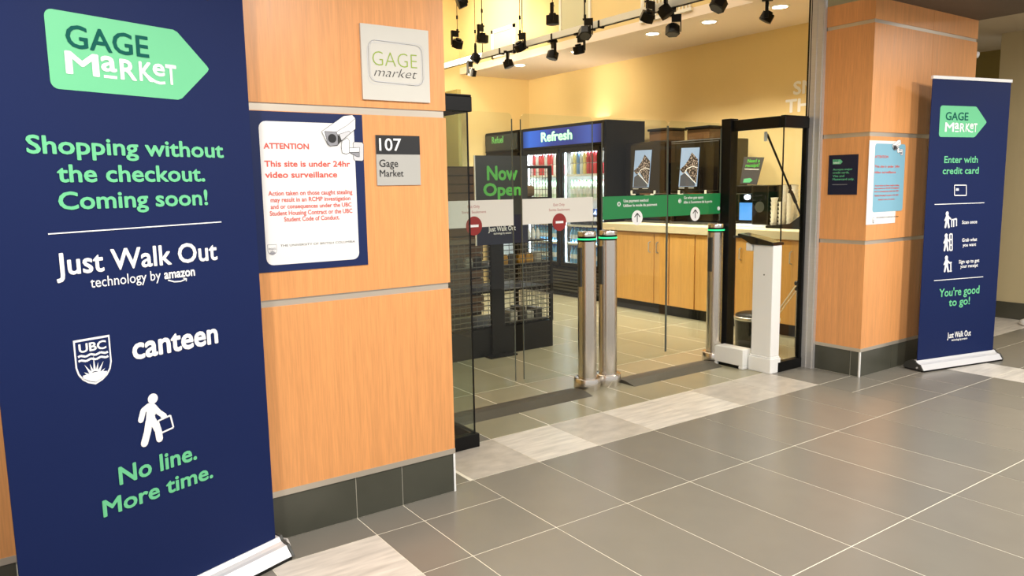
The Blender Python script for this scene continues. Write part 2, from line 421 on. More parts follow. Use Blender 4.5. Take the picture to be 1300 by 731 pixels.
t = thing('ventilation_grille', 'white slatted air grille high on the yellow wall above the track', 'vent', (SX, 2.7, 3.5))
MB().box(SX - .025, SX, 2.38, 2.40, 3.46, 4.2).box(SX - .025, SX, 3.10, 3.12, 3.46, 4.2).box(SX - .03, SX, 2.36, 3.14, 3.42, 3.455).build('frame', WHITE, t)
for k in range(14):
    y = 2.43 + k * .05; MB().box(SX - .02, SX - .002, y, y + .018, 3.46, 4.2).build('slat', WHITE, t)

# ================================================================== ROLL-UP BANNERS
def banner(label, P, U, W, zb, zt):
    pl = Plane(P, U); ang = math.atan2(U[1], U[0])
    Uv = pl.U; N = pl.N
    t = thing('roll_up_banner', label, 'banner', P, ang)
    L = lambda u, n, z: Vector(P) + Uv * u + N * n + Vector((0, 0, z))
    # fabric sheet
    MB().add([L(u, n, z) for z in (zb, zt) for n in (-.004, 0) for u in (0, W)], [(0, 2, 3, 1), (4, 5, 7, 6), (0, 1, 5, 4), (2, 6, 7, 3), (0, 4, 6, 2), (1, 3, 7, 5)]).build('banner_sheet', NAVY, t)
    # cassette base: extruded aluminium profile
    prof = [(-.10, .012), (-.10, .035), (-.075, .062), (-.03, .085), (.004, .082), (.014, .066), (.03, .058), (.05, .055), (.062, .036), (.078, .016), (.082, .012)]
    e0, e1 = -.02, W + .02; b = MB(); n = len(prof)
    b.add([L(e0, q, z) for q, z in prof] + [L(e1, q, z) for q, z in prof], [tuple(range(n)), tuple(range(n, 2 * n))[::-1]] + [(i, (i + 1) % n, n + (i + 1) % n, n + i) for i in range(n)])
    b.build('cassette', WHITE if 0 else mat('satin_white_aluminium', (226, 226, 228), .3, metal=.3), t, bevel=.002)
    for e in (e0, e1):
        s = -1 if e < 0 else 1; b = MB(); n = len(prof)
        pp = [(q * 1.06, z * (1.06 if z > .02 else 1)) for q, z in prof]
        b.add([L(e, q, z) for q, z in pp] + [L(e + s * .012, q, z) for q, z in pp], [tuple(range(n)), tuple(range(n, 2 * n))[::-1]] + [(i, (i + 1) % n, n + (i + 1) % n, n + i) for i in range(n)])
        b.build('end_cap', GREYD, t)
        MB().cyl(L(e + s * .012, .03, .03), L(e + s * .02, .03, .03), .008).build('screw', STEEL, t); MB().cyl(L(e - s * .03, .06, .0), L(e - s * .03, .06, .014), .012).build('foot', BLACK, t)
    MB().box(0, 1, 0, 1, 0, 1, T=Matrix(((Uv.x * (W + .03), N.x * .19, 0, L(-.015, -.105, 0).x), (Uv.y * (W + .03), N.y * .19, 0, L(-.015, -.105, 0).y), (0, 0, .012, .001), (0, 0, 0, 1)))).build('underside', BLACK, t)
    b = MB().cyl(L(W / 2, -.03, .06), L(W / 2, -.03, zt), .009); b.build('pole', STEEL, t)
    b = MB(); b.add([L(u, q, z) for z in (zt - .012, zt + .014) for q in (-.014, .01) for u in (-.004, W + .004)], [(0, 2, 3, 1), (4, 5, 7, 6), (0, 1, 5, 4), (2, 6, 7, 3), (0, 4, 6, 2), (1, 3, 7, 5)])
    b.build('top_rail', WPLAST, t, bevel=.003)
    # swivel foot sticking out at the right end
    MB().tube([L(W + .035, -.06, .05), L(W + .06, -.0, .052), L(W + .05, .03, .03)], .007).build('release_clip', STEEL, t)
    return t, pl
def offset_plane(pl): return pl
def tagshape(pl, t, TL, BL, TRc, TIP, sc=.012):
    """mint arrow-shaped label"""
    u0 = (pl.uz(*TL)[0] + pl.uz(*BL)[0]) / 2; z1 = pl.uz(*TL)[1]; z0 = pl.uz(*BL)[1]; us = pl.uz(*TRc)[0]; ut = pl.uz(*TIP)[0]; zm = (z0 + z1) / 2
    r = (z1 - z0) * .1; out = []
    for cx, cz, a in ((u0 + r, z1 - r, 90), (u0 + r, z0 + r, 180)):
        for i in range(6):
            th = math.radians(a + 90 * i / 5); out.append((cx + r * math.cos(th), cz + r * math.sin(th)))
    k = (ut - us) * .10
    out += [(us - k, z0), (us + k * .3, z0 + r * .25), (ut - k * .6, zm - r * .45), (ut, zm), (ut - k * .6, zm + r * .45), (us + k * .3, z1 - r * .25), (us - k, z1)]
    uzpoly(pl, out, MINT, t, 'arrow_label', eps=.001)
    return u0, us, z0, z1
def market_logo(pl, t, g0, g1, gt, m0, m1, mt):
    """GAGE over hand-drawn MaRKeT, swash under the K and bar under the small a"""
    text_on(pl, 'GAGE', TEALD, t, g0, g1, gt, bold=.014, eps=.0025)
    mb = MB(); u0, zb = pl.uz(*m0); u1, zb2 = pl.uz(*m1); zt = pl.uz(m0[0], mt)[1]; H = zt - zb; zb = (zb + zb2) / 2; W = u1 - u0
    def glyph(ch, a, b, z0, z1, bold=.024):
        vs, fs = text_mesh(ch, bold); xa = min(v.x for v in vs); xb = max(v.x for v in vs); ya = min(v.y for v in vs); yb = max(v.y for v in vs)
        mb.use(WPRINT).add([pl.pt(u0 + W * (a + (v.x - xa) / (xb - xa) * (b - a)), zb + H * (z0 + (v.y - ya) / (yb - ya) * (z1 - z0)), .0025 + v.z) for v in vs], fs)
    glyph('M', 0, .28, 0, 1); glyph('a', .295, .435, .28, 1.0); glyph('R', .46, .61, 0, .95); glyph('K', .635, .765, .03, .95)
    glyph('e', .765, .885, .34, .95); glyph('T', .89, 1.0, 0, .97)
    strokes(pl, [((u0 + W * .315, zb + H * .06), (u0 + W * .43, zb + H * .06))], H * .13, WPRINT, mb, .0022)
    sw = [(.70, .35), (.745, .18), (.79, .06), (.83, .02), (.88, .06)]
    S = [(u0 + W * a, zb + H * (b + .0)) for a, b in sw]
    strokes(pl, list(zip(S, S[1:])), H * .13, WPRINT, mb, .0024)
    mb.build('lettering', WPRINT, t)
def shield(pl, t, c0, c1, bot, m=WPRINT, bg=NAVY, letters='UBC'):
    """crest: outlined shield with letters, two wavy bars and a rising sun"""
    u0, z1 = pl.uz(*c0); u1, z1b = pl.uz(*c1); _, z0 = pl.uz(*bot); z1 = (z1 + z1b) / 2; W = u1 - u0; H = z1 - z0
    X = lambda a: u0 + a * W; Z = lambda b: z0 + b * H
    def sh(k):
        pts = [(0, 1), (0, .42), (.05, .27), (.15, .15), (.3, .06), (.5, 0), (.7, .06), (.85, .15), (.95, .27), (1, .42), (1, 1)]
        return [(X(.5 + (a - .5) * k), Z(.5 + (b - .5) * k)) for a, b in pts]
    mb = MB(); uzpoly(pl, sh(1), m, None, eps=.001, mb=mb); uzpoly(pl, sh(.91), bg, None, eps=.0016, mb=mb)
    if letters:
        vs, fs = text_mesh(letters, .03); xa = min(v.x for v in vs); xb = max(v.x for v in vs); yb = max(v.y for v in vs)
        mb.use(m).add([pl.pt(X(.12 + .76 * (v.x - xa) / (xb - xa)), Z(.73 + .18 * v.y / yb), .0028 + v.z) for v in vs], fs)
    for zc in (.645, .55):
        wv = [(X(.09 + .82 * i / 12), Z(zc + .018 * math.sin(i * math.pi / 2.0))) for i in range(13)]
        strokes(pl, list(zip(wv, wv[1:])), H * .045, m, mb, .0024)
    c = (.5, .12); rays = []
    for i in range(9):
        a0 = math.radians(12 + i * 156 / 8.0); ln = .5 if i == 4 else (.44 if i % 2 == 0 else .36)
        rays.append([(c[0] + .17 * math.cos(a0 - .22), c[1] + .17 * math.sin(a0 - .22)), (c[0] + ln * .95 * math.cos(a0), c[1] + ln * math.sin(a0) * 1.0), (c[0] + .17 * math.cos(a0 + .22), c[1] + .17 * math.sin(a0 + .22))])
    for r_ in rays: uzpoly(pl, [(X(a), Z(b)) for a, b in r_], m, None, eps=.0022 + .0001 * rays.index(r_), mb=mb)
    uzpoly(pl, [(X(a), Z(b)) for a, b in [(.2, .17), (.34, .1), (.5, .055), (.66, .1), (.8, .17), (.84, .24), (.70, .25), (.5, .27), (.30, .25), (.16, .24)]], m, None, eps=.0034, mb=mb)
    mb.build('crest', m, t)
LE = [0]
def limb(pl, pts, wd, mb, m=WPRINT, eps=.002):
    LE[0] = (LE[0] + 1) % 6; eps += .0002 * LE[0]
    P = [pl.uz(*p) for p in pts]; strokes(pl, list(zip(P, P[1:])), wd, m, mb, eps)
    for q in P: uzpoly(pl, circ(q[0], q[1], wd / 2, 10), m, None, eps=eps, mb=mb)
# ---- left banner
dv = (math.sin(math.radians(69.2)), math.cos(math.radians(69.2)), 0)
WL = 1.005
P0 = Vector((-1.13, -.2, 0)) - Vector(dv) * (WL + .03)
tl, pl = banner('large navy roll-up banner on the left reading Shopping without the checkout', tuple(P0), dv, WL, .06, 2.42)
tagshape(pl, tl, (55, 9.6), (64, 112), (223, 32.6), (264.4, 82))
market_logo(pl, tl, (84, 61), (189, 71.5), 33, (83.6, 95.6), (224.5, 106.6), 66.4)
for s, L_, R_, tp in (('Shopping without', (33.6, 196.7), (283.7, 197.6), 174.4), ('the checkout.', (72.7, 232.2), (260.2, 228.6), 210.6), ('Coming soon!', (74.5, 266.8), (263.8, 258.7), 245.2),
                      ('No line.', (151.2, 613.7), (250, 583.2), 591.9), ('More time.', (130.9, 655.3), (270.4, 606), 635)):
    text_on(pl, s, MINT, tl, L_, R_, tp, bold=.025)
for s, L_, R_, tp, bo, xh in (('Just Walk Out', (71, 350.2), (275.9, 328.5), 323, .02, False), ('technology by', (114.9, 366.1), (203.9, 354), 353, .004, False),
                          ('amazon', (208.2, 353.7), (247.3, 349.5), 346.3, .03, True), ('canteen', (168.1, 454.5), (277, 435.5), 436, .03, True)):
    text_on(pl, s, WPRINT, tl, L_, R_, tp, bold=bo, xh=xh)
mb = MB(); pixstrokes(pl, [(60.7, 297), (280.7, 281.6)], .004, WPRINT, mb); mb.build('rule', WPRINT, tl)
mb = MB(); pixstrokes(pl, [(213, 355.5), (221, 357.5), (229, 357), (236, 354)], .005, WPRINT, mb); pixstrokes(pl, [(232, 353), (236.5, 353.5), (236, 357)], .003, WPRINT, mb); mb.build('smile_mark', WPRINT, tl)
shield(pl, tl, (92.3, 432.7), (138.6, 424.6), (120.6, 487.9))
mb = MB()
q = lambda x, y: (80 + x / 4.062, 400 + y / 4.062)
uc = pl.uz(*q(462, 430)); uzpoly(pl, circ(uc[0], uc[1], .0195, 20), WPRINT, None, mb=mb)
poly_on(pl, [q(*a) for a in [(440, 460), (470, 455), (490, 480), (485, 500), (472, 515), (478, 545), (500, 585), (470, 600), (450, 560), (430, 600), (425, 560), (430, 490), (425, 478)]], WPRINT, None, mb=mb)
limb(pl, [q(440, 468), q(412, 492), q(400, 540)], .022, mb); limb(pl, [q(465, 470), q(492, 500), q(520, 518)], .02, mb)
limb(pl, [q(442, 545), q(434, 600), q(418, 660)], .028, mb); limb(pl, [q(462, 545), q(488, 590), q(496, 636)], .027, mb)
pixstrokes(pl, [q(488, 545), q(552, 516), q(568, 578), q(507, 606)], .0065, WPRINT, mb, closed=True)
pixstrokes(pl, [q(504, 530), q(512, 516), q(528, 514), q(534, 524)], .006, WPRINT, mb)
mb.build('walking_figure', WPRINT, tl)
# ---- right banner
dvr = (.976, -.218, 0); WR = .93
tr_, pr = banner('slim navy roll-up banner beside the right pillar reading Enter with credit card', (4.27, -.235, 0), dvr, WR, .06, 2.405)
tagshape(pr, tr_, (1192.7, 133.7), (1192.7, 173.8), (1239.8, 135.7), (1252.2, 154.9))
market_logo(pr, tr_, (1200.1, 152.1), (1228.8, 152.8), 142.3, (1198.9, 167.2), (1239.8, 167.9), 155.3)
for s, L_, R_, tp, m in (('Enter with', (1198.2, 206.6), (1240.9, 206.6), 198.2, MINT), ('credit card', (1196.2, 220.6), (1242, 220.6), 212.2, MINT), ("You're good", (1191.9, 376.3), (1242.8, 372.5), 366.5, MINT), ('to go!', (1204, 388.2), (1230.7, 386), 379, MINT),
                         ('Scan once', (1220.9, 284), (1240, 283.5), 279.8, WPRINT), ('Grab what', (1220.9, 306.6), (1240, 305.8), 302.4, WPRINT), ('you want', (1221.8, 312.8), (1238.7, 312), 308.8, WPRINT),
                         ('Sign up to get', (1216.8, 334), (1242.8, 332.6), 329.8, WPRINT), ('your receipt', (1218.8, 339.8), (1241, 338.5), 335.8, WPRINT), ('Just Walk Out', (1202.2, 428.5), (1232, 426.4), 421.5, WPRINT), ('technology by amazon', (1207.5, 432.3), (1227.5, 430.6), 429.8, WPRINT)):
    text_on(pr, s, m, tr_, L_, R_, tp, bold=.02)
mb = MB(); pixstrokes(pr, [(1186.2, 259.5), (1249.4, 257.3)], .006, WPRINT, mb); mb.build('rule', WPRINT, tr_)
mb = MB(); pixstrokes(pr, [(1185.5, 356.2), (1247.8, 351.2)], .006, WPRINT, mb); mb.build('rule', WPRINT, tr_)
mb = MB(); pixstrokes(pr, [(1211.5, 235), (1226.5, 235), (1226.5, 248), (1211.5, 248)], .008, WPRINT, mb, closed=True); poly_on(pr, [(1213.5, 239), (1217, 239), (1217, 242), (1213.5, 242)], WPRINT, None, mb=mb); mb.build('card_symbol', WPRINT, tr_)
def small_man(x, y, h, name, extra):
    """x,y pixel of head, h pixel height"""
    mb = MB(); c = pr.uz(x, y); uzpoly(pr, circ(c[0], c[1], .018, 12), WPRINT, None, mb=mb)
    k = h / 20
    limb(pr, [(x, y + 4 * k), (x, y + 10 * k)], .036, mb); limb(pr, [(x - 1, y + 10 * k), (x - 2.4, y + 18 * k)], .02, mb); limb(pr, [(x + .6, y + 10 * k), (x + 2, y + 18 * k)], .02, mb)
    limb(pr, [(x + 1, y + 4 * k), (x + 4, y + 7 * k)], .014, mb); limb(pr, [(x - 1, y + 4 * k), (x - 3, y + 9 * k)], .014, mb)
    for s in extra: pixstrokes(pr, s, .012, WPRINT, mb)
    mb.build(name, WPRINT, tr_)
small_man(1202.3, 271, 19, 'scan_symbol', [[(1208, 278), (1208, 288)], [(1209, 279), (1214, 277.5), (1214, 287)], [(1210.5, 279), (1210.5, 288)]])
small_man(1201, 299, 20.5, 'shelf_symbol', [[(1205.5, 297), (1208.5, 297), (1208.5, 317.5), (1205.5, 317.5), (1205.5, 297)], [(1205.5, 304), (1208.5, 304)], [(1205.5, 311), (1208.5, 311)]])
small_man(1201.3, 327, 19, 'receipt_symbol', [[(1204.5, 333.5), (1208, 333)], [(1206.8, 333.5), (1206.8, 344)], [(1205, 344), (1208, 344)]])

# ================================================================== SIGNS
pf = Plane((0, YF, 0), (1, 0, 0))
def plate(name, label, cat, u0, u1, z0, z1, m, pl=pf, th=.006):
    c = pl.pt((u0 + u1) / 2, z0); t = thing(name, label, cat, tuple(c), math.atan2(pl.U.y, pl.U.x))
    b = MB(); b.flat([pl.pt(u, z, 0) for u, z in ((u0, z0), (u1, z0), (u1, z1), (u0, z1))], pl.N, th); b.build('plate', m, t)
    p2 = Plane(pl.P + pl.N * th, pl.U); return t, p2
t, p2 = plate('shop_sign', 'square off-white sign with green GAGE lettering high on the left wood wall', 'sign', -.598, -.246, 2.006, 2.345, SIGNM, th=.012)
text_on(p2, 'GAGE', LIME, t, (473, 82.5), (529.5, 87.5), 64, bold=-.018, eps=.001)
text_on(p2, 'market', KPRINT, t, (474.8, 95.5), (529.5, 101), 88, bold=-.016, eps=.0014, xh=True, shear=.35)
mb = MB()
for k, (du, dz, m_) in enumerate(((0, 0, GPRINT), (.008, .005, LGPRINT), (-.006, -.004, LGPRINT))):
    R_ = rrect(-.563 + du, -.283 + du, 2.085 + dz, 2.272 + dz, .035); R_ = [(a, b - (a + .42) * .03 * (1 - k)) for a, b in R_]
    strokes(p2, list(zip(R_, R_[1:] + R_[:1])), .0018, m_, mb, .001)
mb.build('scribbled_border', GPRINT, t)
t, p2 = plate('room_sign', 'black and grey room number sign reading 107 on the left wood wall', 'sign', -.541, -.309, 1.611, 1.846, SILVERP, th=.006)
b = MB(); b.flat([p2.pt(u, z, 0) for u, z in ((-.541, 1.757), (-.309, 1.757), (-.309, 1.846), (-.541, 1.846))], p2.N, .0012); b.build('number_strip', KPRINT, t)
text_on(p2, '107', WPRINT, t, (481.3, 191), (509.3, 191.3), 175.7, bold=.012, eps=.002)
text_on(p2, 'Gage', KPRINT, t, (481.8, 211.8), (505.4, 211.8), 202.5, bold=.004, eps=.001)
text_on(p2, 'Market', KPRINT, t, (482.3, 224), (512.3, 224), 215.6, bold=.004, eps=.001)
def camera_art(p2, t, O, k):
    """drawn CCTV camera; O pixel origin, k pixels per unit of the drawing"""
    T = lambda pts: [(O[0] + x * k[0], O[1] + y * k[1]) for x, y in pts]
    mb = MB()
    def part(pts, m, e):
        poly_on(p2, T(pts), m, None, eps=e, mb=mb); pixstrokes(p2, T(pts), .0016, KPRINT, mb, eps=e + .0006, closed=True)
    part([(390, 420), (400, 408), (480, 412), (498, 430), (498, 590), (485, 605), (410, 600), (395, 580)], LGPRINT, .002)
    part([(350, 470), (455, 465), (455, 512), (350, 515)], WPRINT, .0026); part([(350, 515), (455, 515), (455, 562), (430, 560)], GPRINT, .0026)
    part([(275, 400), (330, 365), (352, 400), (350, 520), (320, 532), (278, 520), (268, 460)], WPRINT, .0032)
    part([(65, 300), (290, 140), (380, 130), (412, 165), (412, 275), (370, 310), (255, 410), (225, 445), (150, 450), (125, 430), (80, 330)], WPRINT, .0038)
    part([(225, 335), (345, 295), (365, 315), (268, 395)], LGPRINT, .0046)
    part([(95, 298), (215, 305), (238, 360), (232, 440), (150, 452), (125, 425)], GPRINT, .0046)
    part([(230, 345), (245, 335), (268, 395), (232, 435)], GREYD, .005)
    c = p2.uz(*T([(172, 372)])[0]); e = p2.uz(*T([(215, 372)])[0])[0] - c[0]
    uzpoly(p2, circ(c[0], c[1], e), KPRINT, None, eps=.0054, mb=mb)
    pixstrokes(p2, T([(215, 305), (330, 235), (412, 165)]), .0016, KPRINT, mb, eps=.0048)
    mb.build('camera_drawing', LGPRINT, t)
LINES = ['ATTENTION', 'This site is under 24hr', 'video surveillance', 'Action taken on those caught stealing', 'may result in an RCMP investigation', 'and or consequences under the UBC', 'Student Housing Contract or the UBC', 'Student Code of Conduct.']
t, p2 = plate('surveillance_poster', 'navy bordered white surveillance poster on the left wood wall', 'poster', -1.135, -.604, 1.24, 1.935, NAVYP, th=.004)
uzpoly(p2, rrect(-1.083, -.648, 1.27, 1.893, .03), PAPER, t, 'inner_sheet', eps=.0005)
for s, L_, R_, tp, bo in zip(LINES, ((334.6, 188.5), (335.6, 211.6), (336.6, 225.6), (340.5, 247.7), (343.5, 256.1), (343.5, 264.8), (342.5, 273.8), (360.7, 281.5)),
                             ((392.2, 189.2), (444.4, 211.3), (428.1, 225), (447.3, 246.6), (444.8, 254.4), (446.3, 262.3), (447.3, 269.9), (431, 277.8)), (181.6, 204.2, 218, 242, 250.6, 259.4, 268.2, 276), (.03, .025, .025, .02, .02, .02, .02, .02)):
    text_on(p2, s, RED, t, L_, R_, tp, bold=bo, eps=.0014)
text_on(p2, 'THE UNIVERSITY OF BRITISH COLUMBIA', KPRINT, t, (355.8, 312.9), (450.7, 308), 310.2, bold=.0, eps=.0014)
shield(p2, t, (339.2, 310.6), (351, 309.8), (345, 324), m=GPRINT, bg=PAPER, letters='')
camera_art(p2, t, (400, 130), (1 / 8.13, 1 / 8.13))
t, p2 = plate('surveillance_poster', 'white poster with pale blue centre on the right wood pillar', 'poster', 3.667, 4.098, 1.243, 1.905, PAPER, th=.004)
ua, za = pf.uz(1110, 182); ub, zb_ = pf.uz(1144, 267)
ua = (ua + pf.uz(1107.2, 269)[0]) / 2
uzpoly(p2, rrect(ua, ub + .01, pf.uz(1107.2, 269.6)[1], za, .025), BLUEP, t, 'inner_sheet', eps=.0005)
q = lambda x, y: (1090 + x / 5.229, 160 + y / 5.229)
for s, a, b, tp in zip(LINES, ((108, 212), (105, 277), (103, 315), (107, 402), (104, 420), (104, 440), (104, 468), (128, 493)), ((195, 211), (272, 273), (245, 311), (268, 395), (268, 413), (266, 433), (264, 460), (238, 488)), (196, 262, 300, 392, 410, 430, 458, 484)):
    text_on(p2, s, RED, t, q(*a), q(*b), q(0, tp)[1], bold=.02, eps=.0014)
text_on(p2, 'THE UNIVERSITY OF BRITISH COLUMBIA', KPRINT, t, q(115, 611), q(265, 603), q(0, 604)[1], bold=0, eps=.0014)
shield(p2, t, q(92, 610), q(103, 608), q(98, 646), m=GPRINT, bg=PAPER, letters='')
mb = MB()
camera_art(p2, t, q(208, 63), (.0325, .0415))
pj = Plane((3.675, 0, 0), (0, -1, 0))
t, p2 = plate('card_sign', 'small dark navy sign with green text on the narrow side of the right pillar', 'sign', -.27, -.015, 1.482, 1.802, DNAVY, pl=pj, th=.005)
poly_on(p2, [(1057.3, 202.6), (1067.2, 202.3), (1069.8, 205.2), (1067.2, 208.3), (1057.3, 208.6)], MINT, t, 'arrow_label', eps=.0006)
text_on(p2, 'GAGE', TEALD, t, (1058.2, 205.0), (1064.4, 204.9), 203.2, eps=.0014); text_on(p2, 'MARKET', WPRINT, t, (1058.2, 207.7), (1066.6, 207.6), 205.7, eps=.0014)
for s, L_, R_, tp in (('Accepts major', (1057.5, 216.4), (1082.2, 215.6), 214.0), ('credit cards,', (1057.3, 220.5), (1078.3, 219.9), 217.9), ('Visa and', (1057.2, 224.8), (1071.8, 224.4), 222.2), ('Mastercard only.', (1057, 229.1), (1084.4, 228.2), 226.4)):
    text_on(p2, s, MINT, t, L_, R_, tp, bold=.015, eps=.001)
mb = MB(); pixstrokes(p2, [(1056.6, 234.3), (1075.6, 234.1)], .004, GPRINT, mb, eps=.001); mb.build('fine_print', GPRINT, t)

# ================================================================== GLASS SIDE SCREENS
def screen(name, label, sx, wallx, posty=1.0):
    t = thing(name, label, 'glass screen', (sx, .46, 0)); s = 1 if wallx > sx else -1
    a, b = sorted((sx - s * .0, wallx)); a2, b2 = sorted((sx - s * .02, wallx - s * .02))
    MB().box(a2, b2, .435, .485, 2.032, 2.118).box(a2, b2, .44, .48, 2.118, 2.13).build('top_rail', BLACK, t, bevel=.004)
    MB().box(*sorted((sx - s * .022, sx + s * .022)), .485, posty - .045, 2.032, 2.125).build('side_rail', BLACK, t, bevel=.004)
    MB().box(a2, b2, .435, .485, 0, .085).build('bottom_rail', BLACK, t, bevel=.003)
    MB().box(*sorted((sx - s * .022, sx + s * .022)), .485, posty - .045, 0, .085).build('bottom_side_rail', BLACK, t)
    MB().box(sx - .05, sx + .05, posty - .045, posty + .055, 0, 2.14).build('post', BLACK, t, bevel=.003)
    MB().box(*sorted((wallx - s * .05, wallx - s * .022)), .44, .48, .085, 2.032).build('stile', BLACK, t)
    MB().box(sx - .004, sx + .004, .456, .464, .085, 2.032).build('corner_seal', BLACK, t)
    MB().box(*sorted((sx + s * .005, wallx - s * .05)), .456, .464, .085, 2.032).build('glass_pane', GL, t)
    MB().box(sx - .004, sx + .004, .466, posty - .045, .085, 2.032).build('glass_pane', GL, t)
    return t
screen('glass_screen', 'black framed glass side screen beside the right wood pillar', 3.325, 3.655)
screen('glass_screen', 'black railed glass side screen half hidden behind the left wood wall', .302, -.13)

# ================================================================== GATE POSTS AND LEAVES
GY = 1.05
def gate_post(x, label, y=GY):
    t = thing('gate_post', label, 'gate post', (x, y, 0), 0, 'stainless gate posts')
    MB().lathe((x, y, 0), [(.072, .09), (.072, 1.165)], 28).build('shaft', SSTEEL, t)
    MB().lathe((x, y, 0), [(.103, 0), (.105, .004), (.105, .088), (.102, .092), (.073, .092)], 28).build('collar', SSTEEL, t)
    MB().lathe((x, y, 0), [(.071, 1.165), (.071, 1.205)], 28).build('band', BLACK, t)
    MB().lathe((x, y, 0), [(.0728, 1.178), (.0728, 1.19)], 28).build('light_ring', LEDG, t)
    MB().lathe((x, y, 0), [(.072, 1.205), (.072, 1.235), (.069, 1.24)], 28).build('cap', SSTEEL, t)
    MB().box(x - .081, x - .068, y - .02, y + .02, .82, 1.12).build('clamp', GREYD, t)
    return t
gate_post(1.728, 'stainless steel gate post with green ring, left of the middle pair')
gate_post(1.944, 'stainless steel gate post with green ring, right of the middle pair')
gate_post(3.225, 'stainless steel gate post just left of the black framed screen')
gp = Plane((0, GY - .006, 0), (1, 0, 0))
NOTCH = {1.112: .13, 2.608: .115, 2.02: .138}
def leaf(x0, x1, label, kind, free, z0=.135, z1=2.105):
    t = thing('glass_gate', label, 'gate', ((x0 + x1) / 2, GY, z0), 0)
    ext = NOTCH.get(round(x0, 3), 0); xh = (x0 if free > 0 else x1) + (-ext if free > 0 else ext)
    X0, X1 = min(x0, xh), max(x1, xh)
    R_ = rrect(X0, X1, z0, z1, .04, 5)
    if ext and free < 0: R_ = [(x1, z0)] + [(x1, 1.262), (X1, 1.262)] + R_[5:]
    if ext and free > 0: R_ = R_[:15] + [(X0, 1.262), (x0, 1.262), (x0, z0)]
    m = MB().use(GL); m.flat([(a, GY + .005, b) for a, b in R_], (0, -1, 0), .01); m.build('glass_pane', GL, t)
    fx = x1 if free > 0 else x0
    MB().box(fx - .0013, fx + .0013, GY - .0056, GY + .0056, z0 + .04, z1 - .04).build('glass_edge', GEDGE, t)
    if ext: MB().box(xh - .0015, xh + .0015, GY - .0056, GY + .0056, 1.262, z1 - .04).build('glass_edge', GEDGE, t)
    m = MB(); m.box(X0 + .002, X1 - .002, GY - .0075, GY - .006, 1.325 if kind != 'w' else 1.318, 1.503); m.build('film_band', BANDW if kind == 'w' else BANDG, t)
    return t
XL = [(.45, 1.036), (1.112, 1.655)]; XG = [(2.02, 2.598), (2.608, 3.15)]
pb = Plane((0, GY - .0076, 0), (1, 0, 0))
def roundel(t, px, py, r, kind):
    u, z = pb.uz(px, py)
    if kind == 'no':
        uzpoly(pb, circ(u, z, r, 28), REDP, t, 'no_entry_disc', eps=.0004)
        uzpoly(pb, [(u - r * .55, z - r * .13), (u + r * .55, z - r * .13), (u + r * .55, z + r * .13), (u - r * .55, z + r * .13)], WPRINT, t, 'bar', eps=.0012)
    else:
        uzpoly(pb, circ(u, z, r, 28), WPRINT, t, 'arrow_disc', eps=.0004)
        mb = MB(); strokes(pb, [((u, z - r * .6), (u, z + r * .55)), ((u - r * .5, z + r * .1), (u, z + r * .6)), ((u + r * .5, z + r * .1), (u, z + r * .6))], r * .14, KPRINT, mb, .0012); mb.build('arrow', KPRINT, t)
t = leaf(*XL[0], 'glass exit gate leaf nearest the left wood wall with white band', 'w', 1)
text_on(pb, 'Exit Only', DRED, t, (593.7, 263.9), (609, 263.9), 260.3, bold=.0, eps=.0006); text_on(pb, 'Sortie Seulement', DRED, t, (586.5, 270.5), (617.2, 270.8), 267.3, bold=.0, eps=.0006)
roundel(t, 601.8, 286.8, .066, 'no')
MB().box(.353, .49, GY - .012, GY + .012, .5, .58).box(.353, .49, GY - .012, GY + .012, 1.7, 1.78).build('hinge', STEEL, t)
t = leaf(*XL[1], 'glass exit gate leaf with white band, left of the middle posts', 'w', -1)
text_on(pb, 'Exit Only', DRED, t, (702.6, 261.4), (716.8, 261.4), 258, bold=.0, eps=.0006); text_on(pb, 'Sortie Seulement', DRED, t, (696.9, 267.7), (723.4, 267.5), 264.5, bold=.0, eps=.0006)
roundel(t, 710.2, 281.9, .066, 'no')
t = leaf(*XG[0], 'glass entrance gate leaf with green band, right of the middle posts', 'g', 1)
text_on(pb, 'Use payment method', WPRINT, t, (791.6, 256.6), (823, 255.8), 253, bold=.015, eps=.0006); text_on(pb, 'Utiliser le mode de paiement', WPRINT, t, (791.4, 262.4), (834, 261.2), 259, bold=.015, eps=.0006)
u, z = pb.uz(785.7, 259); uzpoly(pb, circ(u, z, .018), WPRINT, t, 'number_disc', eps=.0004); text_on(pb, '1', BANDG, t, (785, 260.6), (786.6, 260.6), 257.2, eps=.0012)
roundel(t, 808.9, 276.3, .06, 'up')
t = leaf(*XG[1], 'glass entrance gate leaf with green band beside the right gate post', 'g', -1)
text_on(pb, 'Go when gate opens', WPRINT, t, (868.2, 252.6), (892.8, 251.8), 249.2, bold=.015, eps=.0006); text_on(pb, "Aller à l'ouverture de la porte", WPRINT, t, (867.7, 258.4), (903.9, 257), 255, bold=.015, eps=.0006)
u, z = pb.uz(863, 255.1); uzpoly(pb, circ(u, z, .018), WPRINT, t, 'number_disc', eps=.0004); text_on(pb, '2', BANDG, t, (862, 256.7), (864.2, 256.7), 253.3, eps=.0012)
roundel(t, 882.5, 271.6, .06, 'up')
u, z = pb.uz(912.3, 264.5); uzpoly(pb, circ(u, z, .018), WPRINT, t, 'small_disc', eps=.0004)
def ramp(x0, x1, label):
    prof = [(.855, .0), (.87, .004), (.965, .026), (1.03, .026), (1.125, .004), (1.14, 0)]; n = len(prof)
    b = MB(); b.add([(x0, y, z) for y, z in prof] + [(x1, y, z) for y, z in prof], [tuple(range(n)), tuple(range(n, 2 * n))[::-1]] + [(i, (i + 1) % n, n + (i + 1) % n, n + i) for i in range(n)])
    tag(b.build('threshold_ramp', RAMPM), label, 'threshold')
ramp(.355, 1.615, 'low brown threshold ramp under the white banded exit gates'); ramp(2.055, 3.115, 'low brown threshold ramp under the green banded entrance gates')

